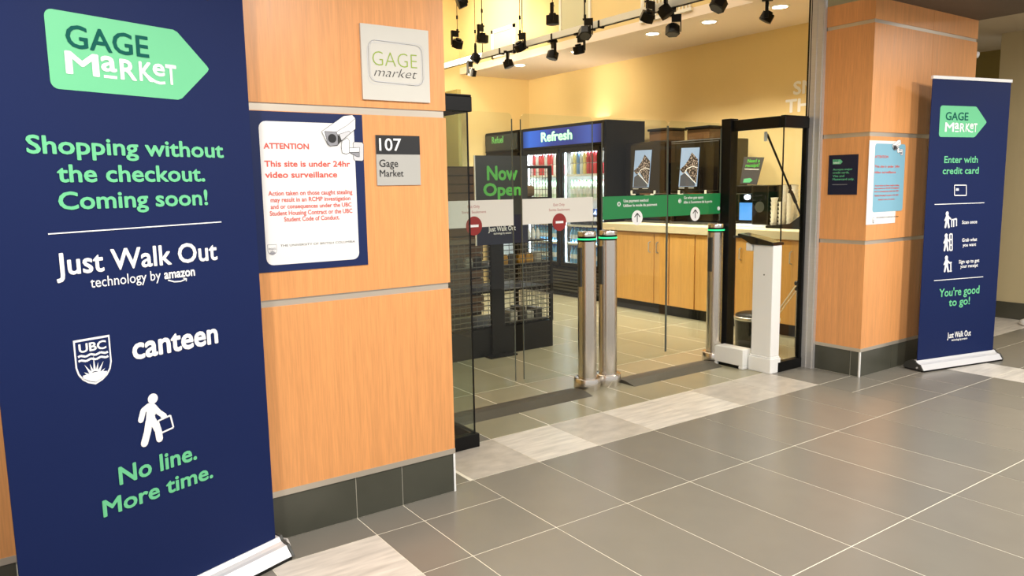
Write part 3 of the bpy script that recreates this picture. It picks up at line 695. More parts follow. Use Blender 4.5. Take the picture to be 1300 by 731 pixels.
# ================================================================== WHITE SCANNER PEDESTAL
t = thing('scanner_pedestal', 'white pedestal with black scanner head in front of the black framed screen', 'scanner', (3.27, .55, 0))
def Q(px, py, x): # on plane x = const
    d = ray(px, py); k = (x - CAM.x) / d.x; return CAM + d * k
MB().box(3.205, 3.343, .436, .66, 0, .125).box(3.212, 3.336, .443, .653, .125, .14).build('foot', WPLAST, t, bevel=.006)
MB().box(3.216, 3.332, .447, .645, .14, 1.075).build('column', WPLAST, t, bevel=.006)
MB().box(3.19, 3.335, .665, 1.0, .0, .03).build('base_plinth', WPLAST, t) if 0 else None
b = MB(); b.flat([(3.15, .675, .028), (3.15, .985, .028), (3.15, .985, .16), (3.15, .96, .175), (3.15, .675, .175)], (1, 0, 0), .11); b.box(3.15, 3.26, .675, .72, 0, .028).box(3.15, 3.26, .95, .985, 0, .028)
b.build('cable_box', WPLAST, t, bevel=.006)
MB().box(3.16, 3.25, .73, .94, .001, .027).build('cable_slot', BLACK, t)
b = MB(); b.flat([(3.20, .44, 1.075), (3.20, .44, 1.10), (3.20, .60, 1.135), (3.20, .80, 1.165), (3.20, .80, 1.145), (3.20, .66, 1.075)], (1, 0, 0), .15); b.build('scanner_head', DBLACK, t, bevel=.008)
MB().box(3.23, 3.32, .44, .68, 1.105, 1.113, T=Matrix.Rotation(0, 4, 'X')).build('scanner_glass', GREYD, t) if 0 else None
MB().box(3.215, 3.335, .66, .72, 1.02, 1.09).build('bracket', WPLAST, t, bevel=.005)
MB().box(3.22, 3.33, .70, .86, 1.125, 1.14).build('reader_tray', GREYD, t, bevel=.004)
MB().cyl((3.2155, .53, .83), (3.213, .53, .83), .006).build('screw', GREYD, t)

# ================================================================== SPOTLIGHT TRACK
TX, TZ = 3.32, 3.2
t = thing('lighting_track', 'long pale lighting track running across the store ceiling', 'track', (TX, 4, TZ))
TRK = mat('track_enamel', (240, 240, 230), .4)
MB().box(TX - .03, TX + .03, 1.0, 6.9, TZ, TZ + .065).build('rail', TRK, t); MB().box(TX - .012, TX + .012, 1.0, 6.9, TZ - .006, TZ - .0005).build('slot', BLACK, t)
for px, py in ((637, 70), (667, 62), (703, 52), (752, 40), (763, 36), (655, 66)):
    p = Q(px, py, TX); MB().box(TX - .036, TX + .036, p.y - .012, p.y + .012, TZ - .014, TZ + .06).build('clip', BLACK, t)
for px in (663, 742, 612):
    p = Q(px, 40, TX); MB().cyl((TX, p.y, TZ + .05), (TX, p.y, 5.0), .006, 6).build('hanger', BLACK, t)
def head(x, y, z, rz, tilt, label, stem=None, cable=None, size=1.0):
    """z = centre of the lamp can; a yoke goes up from it"""
    t = thing('spotlight', label, 'spotlight', (x, y, z), rz, 'black stage spotlights over the shop')
    FR[t] = None  # local build below
    R = Matrix.Rotation(tilt, 4, 'X'); k = size
    b = MB(); a = R @ Vector((0, 0, -.055 * k)); c = R @ Vector((0, 0, .04 * k))
    a = R @ Vector((0, 0, -.042 * k)); c = R @ Vector((0, 0, .036 * k)); b.cyl(a, c, .068 * k, 6, r2=.066 * k); o = b.build('lamp_can', BLACK, t, bevel=.006)
    MB().cyl(R @ Vector((0, 0, -.046 * k)), R @ Vector((0, 0, -.0425 * k)), .05 * k, 12).build('lens', GREYD, t)
    MB().cyl(c, R @ Vector((0, 0, .056 * k)), .034 * k, 10).build('heat_sink', BLACK, t)
    MB().box(-.078 * k, -.068 * k, -.016, .016, -.02, .125 * k).box(-.078 * k, .024, -.016, .016, .12 * k, .135 * k).box(-.07 * k, .01, -.014, .014, .07 * k, .125 * k).build('yoke', BLACK, t)
    top = stem if stem else .16
    MB().cyl((0, 0, .13 * k), (0, 0, top), .014, 8).build('stem', BLACK, t)
    if cable:
        MB().cyl((0, 0, top), (0, 0, cable), .004, 6).cyl((0, 0, top + .12), (0, 0, top + .16), .012, 8).build('cable', BLACK, t)
        MB().lathe((0, 0, cable - .03), [(.04, 0), (.04, .03)], 12).build('ceiling_cup', BLACK, t)
    else:
        MB().box(-.03, .03, -.05, .05, top - .01, top + .012).build('track_adapter', BLACK, t)
    return t
low = [(598.6, 92, 'lowest spotlight at the far left end of the track'), (645.4, 81, 'spotlight under the track above the left cooler'), (701.5, 70, 'spotlight under the track near its middle'), (734.8, 62.8, 'spotlight under the track just right of the middle'), (853.9, 38, 'spotlight hanging below the track by the air grille')]
for i, (px, py, lb) in enumerate(low):
    p = Q(px, py, TX); head(TX, p.y, p.z, .3 + i * .5, .3 * (-1) ** i, lb, stem=max(.14, TZ - p.z - .02))
up = [(603.8, 73.8, 'round spotlight fixed on the far left of the track'), (660.4, 59, 'spotlight fixed on the track under a cable'), (742.7, 41.8, 'bulky spotlight fixed on top of the track below two cables'), (821.9, 21, 'double spotlight on the track left of the air grille'), (844.5, 15, 'spotlight on the track in front of the air grille'), (912.5, 5.4, 'spotlight at the near right end of the track')]
for i, (px, py, lb) in enumerate(up):
    p = Q(px, py, TX - .14); head(TX - .14, p.y, p.z, 1 + i * .7, .6 * (-1) ** i, lb, stem=.18, cable=(5.0 - p.z) if i < 3 else None, size=1.05)
hang = [(581, 55.4, 'cable-hung spotlight beside the left wall edge', .5, 2.9), (612.4, 49, 'cable-hung spotlight over the left end of the track', .1, 2.9), (701.5, 25, 'cable-hung spotlight over the middle of the track', 0, 2.9), (586, 2, 'large spotlight at the top edge left of the bright wall patch', 1.2, 2.4)]
for i, (px, py, lb, ti, X_) in enumerate(hang):
    p = Q(px, py, X_); head(X_, p.y, p.z, .4 * i, ti, lb, stem=.17, cable=5.0 - p.z, size=1.1)
p = Q(971, 18, 4.35); head(4.35, 1.42, p.z if p.z < 3.2 else 3.18, .6, .5, 'spotlight mounted directly on the soffit near the right frame', stem=SZ - p.z - .012 if SZ - p.z > .15 else .16)
mb = MB(); pts = [Vector((3.6 + .0, .9 + .03 * math.cos(a), 3.27 + .05 * math.sin(a))) for a in [math.radians(x) for x in range(150, 400, 25)]]
mb.tube([pts[0] + Vector((0, 0, .08))] + pts, .007)
tag(mb.build('ceiling_hook', BLACK), 'small black hook hanging from the ceiling by the right frame', 'hook')
for i, (x, y) in enumerate(DOWN):
    t = thing('downlight', ['round recessed downlight furthest from the right frame', 'round recessed downlight in the middle of the visible row', 'round recessed downlight nearest the right frame', 'recessed downlight above the cooler doors', 'recessed downlight near the back corner'][i], 'ceiling light', (x, y, SZ), 0, 'recessed soffit downlights')
    MB().lathe((x, y, SZ), [(.10, -.004), (.10, 0), (.075, 0), (.075, -.006)], 24).build('rim', WHITE, t); MB().lathe((x, y, SZ), [(.074, -.007), (.074, -.002)], 24).build('lens', DLE, t)
for x, y in ((-2.3, -1.9), (-.5, -1.9), (1.3, -1.9), (3.1, -1.9), (4.42, -2.8)):
    t = thing('downlight', 'recessed corridor downlight outside the store', 'ceiling light', (x, y, 2.985), 0, 'corridor downlights')
    MB().lathe((x, y, 2.985), [(.13, -.006), (.13, 0)], 24).build('rim', WHITE, t); MB().lathe((x, y, 2.985), [(.11, -.009), (.11, -.0065)], 24).build('lens', DLE, t)

# ================================================================== COOLERS
CXF = 4.76
DOORT = CXF
def cooler(label, y0, y1, header, doors, txt, txm, tb):
    t = thing('drinks_cooler', label, 'cooler', (CXF + .36, (y0 + y1) / 2, 0))
    x0, x1 = CXF + .02, 5.48; wl = .05
    b = MB(); b.box(x0, x1, y0, y0 + wl, 0.06, 2.44).box(x0, x1, y1 - wl, y1, .06, 2.44).box(x0, x1, y0 + wl, y1 - wl, 2.08, 2.44).box(x0, x1, y0 + wl, y1 - wl, .06, .42)
    b.box(x0 + .04, x1, y0 + .02, y1 - .02, 0, .06); b.build('cabinet', SHELFB, t)
    MB().box(x1 - .04, x1 - .003, y0 + wl, y1 - wl, .42, 2.08).build('back_panel', WHITE, t)
    MB().box(x0 + .02, x1 - .04, y0 + wl + .0, y0 + wl + .012, .42, 2.08).box(x0 + .02, x1 - .04, y1 - wl - .012, y1 - wl, .42, 2.08).build('liner', WHITE, t)
    MB().box(CXF - .01, CXF + .02, y0 + .03, y1 - .03, 2.13, 2.42).build('header_frame', BLACK, t)
    MB().box(CXF - .014, CXF - .0102, y0 + .06, y1 - .06, 2.155, 2.395).build('header_panel', header, t)
    for k in range(7): 
        z = .085 + k * .046; MB().box(CXF - .0, CXF + .02, y0 + .05, y1 - .05, z, z + .028).build('louvre', GREYD, t)
    for i, (a, b_) in enumerate(doors):
        d = MB().box(CXF - .015, CXF + .02, a, a + .05, .44, 2.10).box(CXF - .015, CXF + .02, b_ - .05, b_, .44, 2.10).box(CXF - .015, CXF + .02, a + .05, b_ - .05, .44, .49).box(CXF - .015, CXF + .02, a + .05, b_ - .05, 2.05, 2.10).build('door', BLACK, t)
        MB().box(CXF - .004, CXF + .004, a + .05, b_ - .05, .49, 2.05).build('glass_pane', GLD, d)
        MB().box(CXF - .045, CXF - .028, b_ - .035, b_ - .02, 1.0, 1.45).box(CXF - .03, CXF - .014, b_ - .035, b_ - .02, 1.0, 1.02).box(CXF - .03, CXF - .014, b_ - .035, b_ - .02, 1.43, 1.45).build('handle', BLACK, d)
        MB().box(x0 + .012, x0 + .03, a + .052, a + .066, .5, 2.05).build('led_strip', LEDW, t); MB().box(x0 + .012, x0 + .03, b_ - .066, b_ - .052, .5, 2.05).build('led_strip', LEDW, t)
    return t
def hdrmat():
    m = mat('blue_header_lightbox', (8, 14, 50), .3, emit=1.1); nt = m.node_tree; b = nt.nodes['Principled BSDF']
    tc = nt.nodes['Texture Coordinate']; sp = nt.nodes.new('ShaderNodeSeparateXYZ'); nt.links.new(tc.outputs['Object'], sp.inputs[0])
    cr = nt.nodes.new('ShaderNodeValToRGB'); mr = nt.nodes.new('ShaderNodeMapRange'); mr.inputs[1].default_value = -.9; mr.inputs[2].default_value = .9
    nt.links.new(sp.outputs['Y'], mr.inputs[0]); nt.links.new(mr.outputs[0], cr.inputs[0])
    e = cr.color_ramp.elements; e[0].position = 0; e[0].color = (.01, .02, .12, 1); e[1].position = 1; e[1].color = (.01, .05, .25, 1)
    for p, c in ((.15, (.06, .12, .5, 1)), (.35, (.02, .04, .26, 1)), (.6, (.02, .05, .32, 1)), (.8, (.04, .16, .75, 1)), (.9, (.05, .2, .85, 1))):
        q = e.new(p); q.color = c
    nt.links.new(cr.outputs[0], b.inputs['Emission Color']); b.inputs['Emission Strength'].default_value = .85
    return m
HD = hdrmat(); HG = mat('unlit_header', (42, 48, 48), .25)
D1 = [(5.18, 6.02), (4.30, 5.14)]
c1 = cooler('twin door drinks cooler with glowing blue Refresh header', 4.20, 6.08, HD, D1, 'Refresh', None, None)
ph = Plane((CXF - .014, 0, 0), (0, -1, 0))
RTX = mat('pale_green_backlit_letters', (150, 236, 176), .5, emit=.75)
text_on(ph, 'Refresh', RTX, c1, (687, 179.5), (726.5, 176.5), 168.5, bold=.035, eps=.002)
c2 = cooler('single dark cooler with dim green Refuel header in the back corner', 6.12, 7.10, HG, [(6.17, 7.05)], 'Refuel', None, None)
text_on(ph, 'Refuel', mat('green_letters', (96, 170, 90), .5, emit=.25), c2, (624.7, 182.5), (639, 180.6), 174.5, bold=.02, eps=.002)
for (a, b_), e in zip(D1 + [(6.17, 7.05)], (7, 7, 9)):
    o = lamp('cooler_lamp', 'AREA', (4.86, (a + b_) / 2, 2.06), e, (.82, .92, 1), b_ - a - .15, to=(5.1, (a + b_) / 2, .5), sy=.05)
    for zz in (1.66, 1.22, .78):
        lamp('cooler_lamp', 'AREA', (4.83, (a + b_) / 2, zz), e * .45, (.82, .92, 1), b_ - a - .15, to=(5.3, (a + b_) / 2, zz - .1), sy=.04)
# shelves and drinks
CAPM = {}
def can_proto(col, name):
    m1 = mat(name, col, .25); b = MB()
    b.use(m1).lathe((0, 0, 0), [(.026, 0), (.033, .01), (.033, .13), (.026, .145)], 10); b.use(STEEL).lathe((0, 0, 0), [(.027, .145), (.027, .15)], 10)
    return b
def bottle_proto(col, cap, name, h=.25, r=.036):
    m1 = mat(name, col, .2); m2 = mat('cap_' + name, cap, .4); b = MB()
    b.use(m1).lathe((0, 0, 0), [(r * .9, 0), (r, .01), (r, h * .62), (r * .9, h * .68), (r * .4, h * .86), (r * .36, h * .92)], 10)
    b.use(mat('drink_label', (236, 240, 240), .4)).lathe((0, 0, 0), [(r * 1.03, h * .25), (r * 1.03, h * .52)], 10)
    b.use(m2).lathe((0, 0, 0), [(r * .45, h * .92), (r * .45, h)], 8)
    return b
proto = {}
def place(kind, maker, x, y, z, name, label, cat, group):
    if kind not in proto:
        o = maker().build(name); proto[kind] = o
    else:
        o = proto[kind].copy(); COL.objects.link(o)
    o.location = (x, y, z); o.name = name; tag(o, label, cat, group); return o
ORD = ['first', 'second', 'third', 'fourth', 'fifth', 'sixth', 'seventh', 'eighth', 'ninth']
SH = [(1.745, 'c'), (1.41, 'b'), (1.04, 'b'), (.78, 'b'), (.49, 'w')]
canc = [((240, 226, 150), 'yellow'), ((120, 160, 210), 'blue'), ((226, 232, 236), 'white'), ((216, 84, 90), 'red')]
for di, (a, b_) in enumerate(D1):
    dn = ['left', 'right'][di]
    for si, (z, k) in enumerate(SH):
        MB().box(4.80, 5.42, a + .0, b_ - .0, z - .022, z - .006).box(4.795, 4.80, a, b_, z - .028, z - .002).build('shelf', WHITE, c1)
        n = 9; 
        for i in range(n):
            y = a + .1 + (b_ - a - .2) * (i + .5) / n
            for row in range(2):
                x = 4.86 + row * .09
                if k == 'c':
                    col, cn = (canc[3] if di == 0 or i < 4 else canc[(i * 2 + 1) % 3])
                    if di == 0 and i % 3 == 1: col, cn = canc[2]
                    place('can' + cn, lambda: can_proto(col, 'can_' + cn), x, y, z, 'drink_can', ('%s from right %s drink can, top shelf, %s Refresh cooler door' % (ORD[i], cn, dn)) if row == 0 else ('%s drink can in the hidden rear row behind the %s cooler door' % (cn, dn)), 'can', 'cans in the drinks cooler')
                    if row == 0: place('can' + cn, None, x, y, z + .152, 'drink_can', '%s from right %s drink can stacked on another, %s Refresh cooler door' % (ORD[i], cn, dn), 'can', 'stacked cans in the drinks cooler')
                else:
                    if k == 'w': col, cap, cn, h = (120, 180, 226), (60, 110, 190), 'blue water', .24
                    elif si == 1: col, cap, cn, h = ((206, 226, 206), (70, 150, 90), 'pale green', .25) if i % 3 else ((236, 236, 226), (180, 60, 60), 'milky white', .25)
                    elif si == 2: col, cap, cn, h = (60, 70, 90), (40, 60, 110), 'dark', .22
                    else: col, cap, cn, h = (130, 190, 230), (60, 110, 190), 'light blue', .22
                    place('bot' + cn, lambda: bottle_proto(col, cap, cn + '_bottle', h), x, y, z, 'drink_bottle', ('%s from right %s bottle, %s shelf down, %s Refresh cooler door' % (ORD[i], cn, ORD[si], dn)) if row == 0 else ('%s bottle in the rear row, %s shelf down, %s cooler door' % (cn, ORD[si], dn)), 'bottle', 'bottles in the drinks cooler')
for z in (1.745, 1.3, .85): MB().box(4.80, 5.42, 6.18, 7.04, z - .02, z).build('shelf', GREYD, c2)

# ================================================================== COUNTER AND CABINETS
CF_ = 4.68
tag(MB().box(4.64, RW - .002, 1.02, 4.13, 1.005, 1.095).box(RW - .02, RW - .002, 1.02, 4.13, 1.095, 1.19).build('countertop', COUNT, None, bevel=.006), 'long cream laminate countertop with upstand below the coffee machines', 'countertop')
cabs = [(3.30, 4.10, 2, 'cabinet beside the tall cooler'), (2.57, 3.28, 1, 'middle counter cabinet'), (2.20, 2.56, 1, 'narrow counter cabinet left of the right gate post'), (1.60, 2.19, 1, 'counter cabinet behind the black framed screen'), (1.03, 1.59, 1, 'counter cabinet nearest the right pillar')]
cabs = [(2.98, 4.12, 'double door beech counter cabinet beside the cooler', [(3.23, 4.12), (2.985, 3.22)], [3.29, 3.16]), (2.575, 2.975, 'beech counter cabinet in the middle of the row', [(2.58, 2.97)], []),
        (2.0, 2.57, 'beech counter cabinet seen beside the right gate post', [(2.005, 2.565)], []), (1.50, 1.995, 'beech counter cabinet seen through the left side of the screen', [(1.505, 1.99)], [1.92]), (1.03, 1.495, 'beech counter cabinet seen beside the right frame', [(1.035, 1.49)], [1.29])]
for y0, y1, lb, drs, hs in cabs:
    t = thing('base_cabinet', lb, 'cabinet', (5.1, (y0 + y1) / 2, 0), 0, 'base cabinets under the counter')
    MB().box(CF_ + .02, 5.4, y0, y1, .12, 1.0).build('carcass', CABW, t); MB().box(CF_ + .03, 5.38, y0, y1, 0, .12).build('plinth', BLACK, t)
    for i, (a, b_) in enumerate(drs):
        d = MB().box(CF_, CF_ + .019, a + .002, b_ - .002, .125, .985).build('door', CABW, t)
        for h in hs:
            if a - .08 <= h <= b_ + .02:
                MB().tube([(CF_, h, .755), (CF_ - .03, h, .765), (CF_ - .03, h, .875), (CF_, h, .885)], .007).build('handle', STEEL, d)

# ================================================================== COFFEE MACHINES
def screen_mat():
    m = bpy.data.materials.new('coffee_screen'); m.use_nodes = True; nt = m.node_tree; b = nt.nodes['Principled BSDF']
    tc = nt.nodes.new('ShaderNodeTexCoord'); vo = nt.nodes.new('ShaderNodeTexVoronoi'); vo.inputs['Scale'].default_value = 48
    cr = nt.nodes.new('ShaderNodeValToRGB'); e = cr.color_ramp.elements; e[0].color = (.6, .42, .30, 1); e[1].color = (.02, .012, .01, 1); e[0].position = .15; e[1].position = .5
    nt.links.new(tc.outputs['Object'], vo.inputs[0]); nt.links.new(vo.outputs['Distance'], cr.inputs[0]); nt.links.new(cr.outputs[0], b.inputs['Emission Color'])
    b.inputs['Emission Strength'].default_value = 1.4; b.inputs['Base Color'].default_value = (.02, .015, .01, 1); b.inputs['Roughness'].default_value = .15; return m
BEANS = screen_mat(); SKYS = mat('screen_blue_glow', (120, 138, 164), .2, emit=.8)
KBROWN = mat('coffee_machine_gloss', (13, 10, 8), .14, coat=.3); BRONZE = mat('smoked_bean_hopper', (88, 62, 40), .2)
pk = Plane((5.0, 0, 0), (0, -1, 0))
def coffee_machine(label, y0, y1, scr, hop, ztop):
    t = thing('coffee_machine', label, 'coffee machine', (5.25, (y0 + y1) / 2, 1.096), 0, 'self-serve coffee machines')
    MB().box(5.02, 5.5, y0, y1, 1.46, ztop).box(5.18, 5.5, y0, y1, 1.12, 1.46).box(5.02, 5.18, y0, y0 + .05, 1.12, 1.46).box(5.02, 5.18, y1 - .05, y1, 1.12, 1.46).build('housing', KBROWN, t, bevel=.012)
    MB().box(5.0, 5.02, y0 + .03, y1 - .03, 1.50, ztop - .03).build('door', DBLACK, t, bevel=.006)
    MB().box(4.99, 5.45, y0 + .02, y1 - .02, 1.096, 1.12).build('drip_tray', GREYD, t)
    MB().box(5.04, 5.12, (y0 + y1) / 2 - .05, (y0 + y1) / 2 + .05, 1.36, 1.46).build('spout', STEEL, t, bevel=.006)
    MB().box(4.985, 5.01, (y0 + y1) / 2 - .13, (y0 + y1) / 2 + .07, 1.455, 1.475).build('tray_lip', BRONZE, t)
    for s in (-.2, .16):
        yy = (y0 + y1) / 2 + s; MB().box(4.975, 5.0, yy, yy + .07, 1.45, 1.466).box(4.975, 5.0, yy if s < 0 else yy + .058, (yy if s < 0 else yy + .058) + .012, 1.45, 1.51).build('cup_guide', WHITE, t)
    b = MB().box(5.1, 5.42, hop[0], hop[1], ztop, ztop + .13); b.build('hopper', BRONZE, t, bevel=.01); MB().box(5.08, 5.44, hop[0] - .015, hop[1] + .015, ztop + .13, ztop + .16).build('hopper_lid', BLACK, t, bevel=.006)
    # screen
    poly_on(pk, scr, SKYS, t, 'display', eps=.0025, d=.006)
    TLc, TRc, BRc, BLc = [Vector(q) for q in scr]
    I = lambda a, b: tuple((TLc * (1 - a) + TRc * a) * (1 - b) + (BLc * (1 - a) + BRc * a) * b)
    poly_on(pk, [I(*q) for q in [(.0, .55), (.25, .45), (.45, .3), (.6, .12), (.75, .2), (.95, .3), (.99, .45), (.97, .93), (.7, .8), (.35, .58), (.2, .66)]], BEANS, t, 'beans_picture', eps=.009)
    poly_on(pk, [I(*q) for q in [(.06, .72), (.3, .64), (.9, .93), (.9, .99), (.06, .99)]], mat('screen_dark', (70, 72, 80), .2, emit=.3), t, 'table_picture', eps=.009)
    mb = MB(); pixstrokes(pk, [I(*q) for q in [(.95, .92), (.3, .64), (.4, .54), (.7, .48), (.98, .52)]], .008, WPRINT, mb, eps=.0102); mb.build('glass_rim_picture', WPRINT, t)
    mb = MB(); pixstrokes(pk, [(BLc.x, BLc.y + 1.6), (BLc.x + 7, BLc.y + 1.6)], .008, WPRINT, mb, eps=.003); pixstrokes(pk, [(BLc.x + 12, BLc.y + 1.4), (BLc.x + 19, BLc.y + 1.3)], .008, WPRINT, mb, eps=.003); mb.build('button_labels', WPRINT, t)
    return t
coffee_machine('tall dark coffee machine nearer the drinks cooler with bean picture screen', 3.335, 4.10, [(807, 191), (828, 190), (824, 237.5), (803.7, 238)], (3.42, 3.74), 2.13)
coffee_machine('tall dark coffee machine nearer the receipt sign with bean picture screen', 2.49, 3.29, [(865.8, 188), (888.7, 187), (885, 236.5), (862, 237)], (2.75, 3.1), 2.11)
# espresso machine with blue glow
t = thing('espresso_machine', 'low black drinks machine with blue glow under the receipt sign', 'coffee machine', (5.25, 2.05, 1.096))
MB().box(5.18, 5.5, 1.83, 2.36, 1.12, 1.56).box(5.0, 5.18, 1.83, 2.04, 1.12, 1.56).box(5.0, 5.18, 2.04, 2.36, 1.46, 1.56).build('housing', DBLACK, t, bevel=.01)
MB().box(4.98, 5.18, 1.84, 2.36, 1.096, 1.12).build('drip_tray', WPLAST, t, bevel=.004)
MB().box(5.165, 5.179, 2.01, 2.34, 1.16, 1.36).build('glow_panel', mat('blue_backlight', (70, 130, 200), .3, emit=.9), t)
MB().lathe((5.1, 2.18, 1.425), [(.001, -.03), (.03, -.02), (.035, 0), (.03, .02), (.001, .03)], 12).build('work_light', mat('work_light_glow', (230, 240, 255), .3, emit=8), t)
b = MB(); b.cyl((4.996, 1.935, 1.32), (5.0, 1.935, 1.32), .06, 20); b.build('round_badge', GREYD, t)
# receipt sign
pq = Plane((5.12, 0, 0), (0, -1, 0))
def board(name, label, cat, pl, pix, m, th=.006):
    P = [pl.uz(*q) for q in pix]; c = pl.pt(P[-1][0], P[-1][1]); t = thing(name, label, cat, tuple(c), math.atan2(pl.U.y, pl.U.x))
    b = MB(); b.flat([pl.pt(u, z) for u, z in P], pl.N, th); b.build('board', m, t); return t, Plane(pl.P + pl.N * th, pl.U)
DGREY = mat('charcoal_print', (74, 72, 76), .5); GRN = mat('bright_green_print', (96, 200, 84), .5)
t, p2 = board('receipt_sign', 'tilted charcoal sign reading Need a receipt above the low machine', 'sign', pq, [(945, 199), (970.4, 199.7), (961, 234.6), (940, 233)], DGREY)
text_on(p2, 'Need a', GRN, t, (949, 206), (964.8, 206), 201.8, bold=.02, shear=.15); text_on(p2, 'receipt?', GRN, t, (946.5, 211.6), (964.6, 212), 207.4, bold=.02, shear=.15)
mb = MB(); pixstrokes(p2, [(945.5, 214.6), (963.5, 215)], .008, WPRINT, mb); mb.build('rule', WPRINT, t)
poly_on(p2, [(944.5, 227), (952.5, 226), (955.5, 228.6), (952, 231.6), (943.5, 231.6)], MINT, t, 'arrow_label')
# cups
t = thing('cup_organiser', 'black wedge shaped cup organiser on the counter', 'organiser', (5.05, 1.65, 1.096))
for x in (4.93, 5.2):
    b = MB(); b.flat([(x, 1.80, 1.096), (x, 1.36, 1.096), (x, 1.36, 1.25), (x, 1.5, 1.15), (x, 1.80, 1.12)], (1, 0, 0), .008); b.build('side_panel', BLACK, t)
MB().box(4.93, 5.208, 1.36, 1.80, 1.096, 1.108).build('tray', BLACK, t); MB().box(5.2, 5.208, 1.62, 1.80, 1.108, 1.56).build('back_plate', BLACK, t)
CUP = mat('white_cup', (238, 234, 224), .4)
cp = None
for i, (x, y, h) in enumerate(((5.02, 1.76, .34), (5.02, 1.66, .30), (5.02, 1.56, .36), (5.12, 1.70, .47), (5.12, 1.58, .45), (5.12, 1.46, .42))):
    t = thing('cup_stack', ['short stack of white cups at the left of the organiser', 'shortest stack of white cups in front', 'front right stack of white cups', 'tallest stack of white cups at the back', 'middle back stack of white cups', 'rightmost stack of white cups'][i], 'cups', (x, y, 1.109), 0, 'stacks of white cups')
    n = int(h / .045)
    for k in range(n):
        MB().lathe((x, y, 1.109 + k * .045), [(.03, 0), (.04, .04), (.042, .044)], 12).build('cup', CUP, t)
# ================================================================== GONDOLA AND NOW OPEN SIGN
GYF = 2.5
t = thing('wire_gondola', 'black wire snack rack behind the exit gates', 'display rack', (1.9, 2.8, 0))
MB().box(1.2, 2.52, GYF, GYF + .62, .0, .265).build('plinth', SHELFB, t)
for x in (1.2, 1.79, 2.49): 
    MB().box(x, x + (.12 if 1.7 < x < 1.9 else .03), GYF - .01, GYF + .02, .265, 1.08 if x < 2 else 1.78).build('upright', SHELFB, t)
MB().box(1.2, 1.23, GYF + .58, GYF + .61, .265, 1.35).box(2.49, 2.52, GYF + .58, GYF + .61, .265, 1.78).build('upright', SHELFB, t)
for x0, x1 in ((1.23, 1.79), (1.91, 2.49)):
    b = MB()
    for k in range(17): z = .30 + k * .046; b.box(x0, x1, GYF - .004, GYF + .002, z, z + .008)
    for k in range(9): x = x0 + (x1 - x0) * (k + .5) / 9; b.box(x - .002, x + .002, GYF + .002, GYF + .006, .28, 1.08)
    o = b.build('wire_front', mat('grey_wire', (96, 94, 86), .4), t); o['kind'] = 'stuff'
b = MB()
for k in range(12): y = GYF + .03 + k * .048; b.box(2.508, 2.512, y, y + .004, .265, 1.78)
for k in range(26): z = .30 + k * .057; b.box(2.504, 2.508, GYF + .02, GYF + .58, z, z + .004)
o = b.build('wire_side', mat('grey_wire', (96, 94, 86), .4), t); o['kind'] = 'stuff'
for z in (.27, .60, .83, 1.06): MB().box(1.23, 2.49, GYF + .02, GYF + .58, z, z + .015).build('shelf', SHELFB, t)
MB().box(2.05, 2.49, GYF + .02, GYF + .58, 1.33, 1.345).box(2.05, 2.49, GYF + .02, GYF + .58, 1.47, 1.485).build('shelf', SHELFB, t)
MB().box(2.20, 2.52, GYF - .005, GYF + .02, 1.76, 1.785).box(2.20, 2.225, GYF - .005, GYF + .02, 1.08, 1.76).build('top_frame', SHELFB, t)
MB().box(1.2, 2.49, GYF + .30, GYF + .31, .285, 1.06).build('centre_panel', BLACK, t) if 0 else None
# goods on the rack
for i in range(9):
    y = GYF + .07; x = 1.95 + i * .056
    place('minib', lambda: bottle_proto((226, 226, 222), (120, 120, 120), 'small_white_bottle', .12, .02), x, y, 1.076, 'small_bottle', '%s from left small white bottle on the upper wire rack shelf' % ORD[i], 'bottle', 'small white bottles on the wire rack')
SN = [((214, 160, 60), 'orange'), ((60, 56, 50), 'dark'), ((190, 186, 170), 'pale')]
for i in range(12):
    x = 1.27 + i * .1; z = .846; col, cn = SN[0] if i in (7, 9, 10) else SN[1 + i % 2 * (i % 4 == 3)]
    if 1.74 < x < 1.95: continue
    m_ = mat('snack_' + cn, col, .4)
    b = MB(); b.flat([(x, GYF + .08, z), (x + .08, GYF + .08, z), (x + .082, GYF + .08, z + .05), (x + .07, GYF + .08, z + .10), (x + .01, GYF + .08, z + .10), (x - .002, GYF + .08, z + .05)], (0, 1, 0), .05)
    tag(b.build('snack_packet', m_, None, bevel=.01), '%s snack packet, number %s from the left on the rack middle shelf' % (cn, ['one', 'two', 'three', 'four', 'five', 'six', 'seven', 'eight', 'nine', 'ten', 'eleven', 'twelve'][i]), 'packet', 'snack packets on the wire rack')
for i in range(5):
    x = 1.98 + i * .1; b = MB(); m_ = mat('snack_' + SN[1 + (i % 2)][1], SN[1 + (i % 2)][0], .4)
    b.box(x, x + .085, GYF + .1, GYF + .25, .286, .286 + .07 + .03 * (i % 3)); tag(b.build('snack_box', m_, None, bevel=.006), '%s from left %s snack box on the bottom shelf of the wire rack' % (ORD[i], SN[1 + (i % 2)][1]), 'box', 'snack boxes on the bottom shelf')
m_ = mat('brown_bread', (120, 96, 66), .7, noise=.15)
tag(MB().box(2.235, 2.42, GYF + .12, GYF + .4, 1.486, 1.60).build('bread_loaf', m_, None, bevel=.035), 'brown loaf on the top shelf of the wire rack', 'bread')
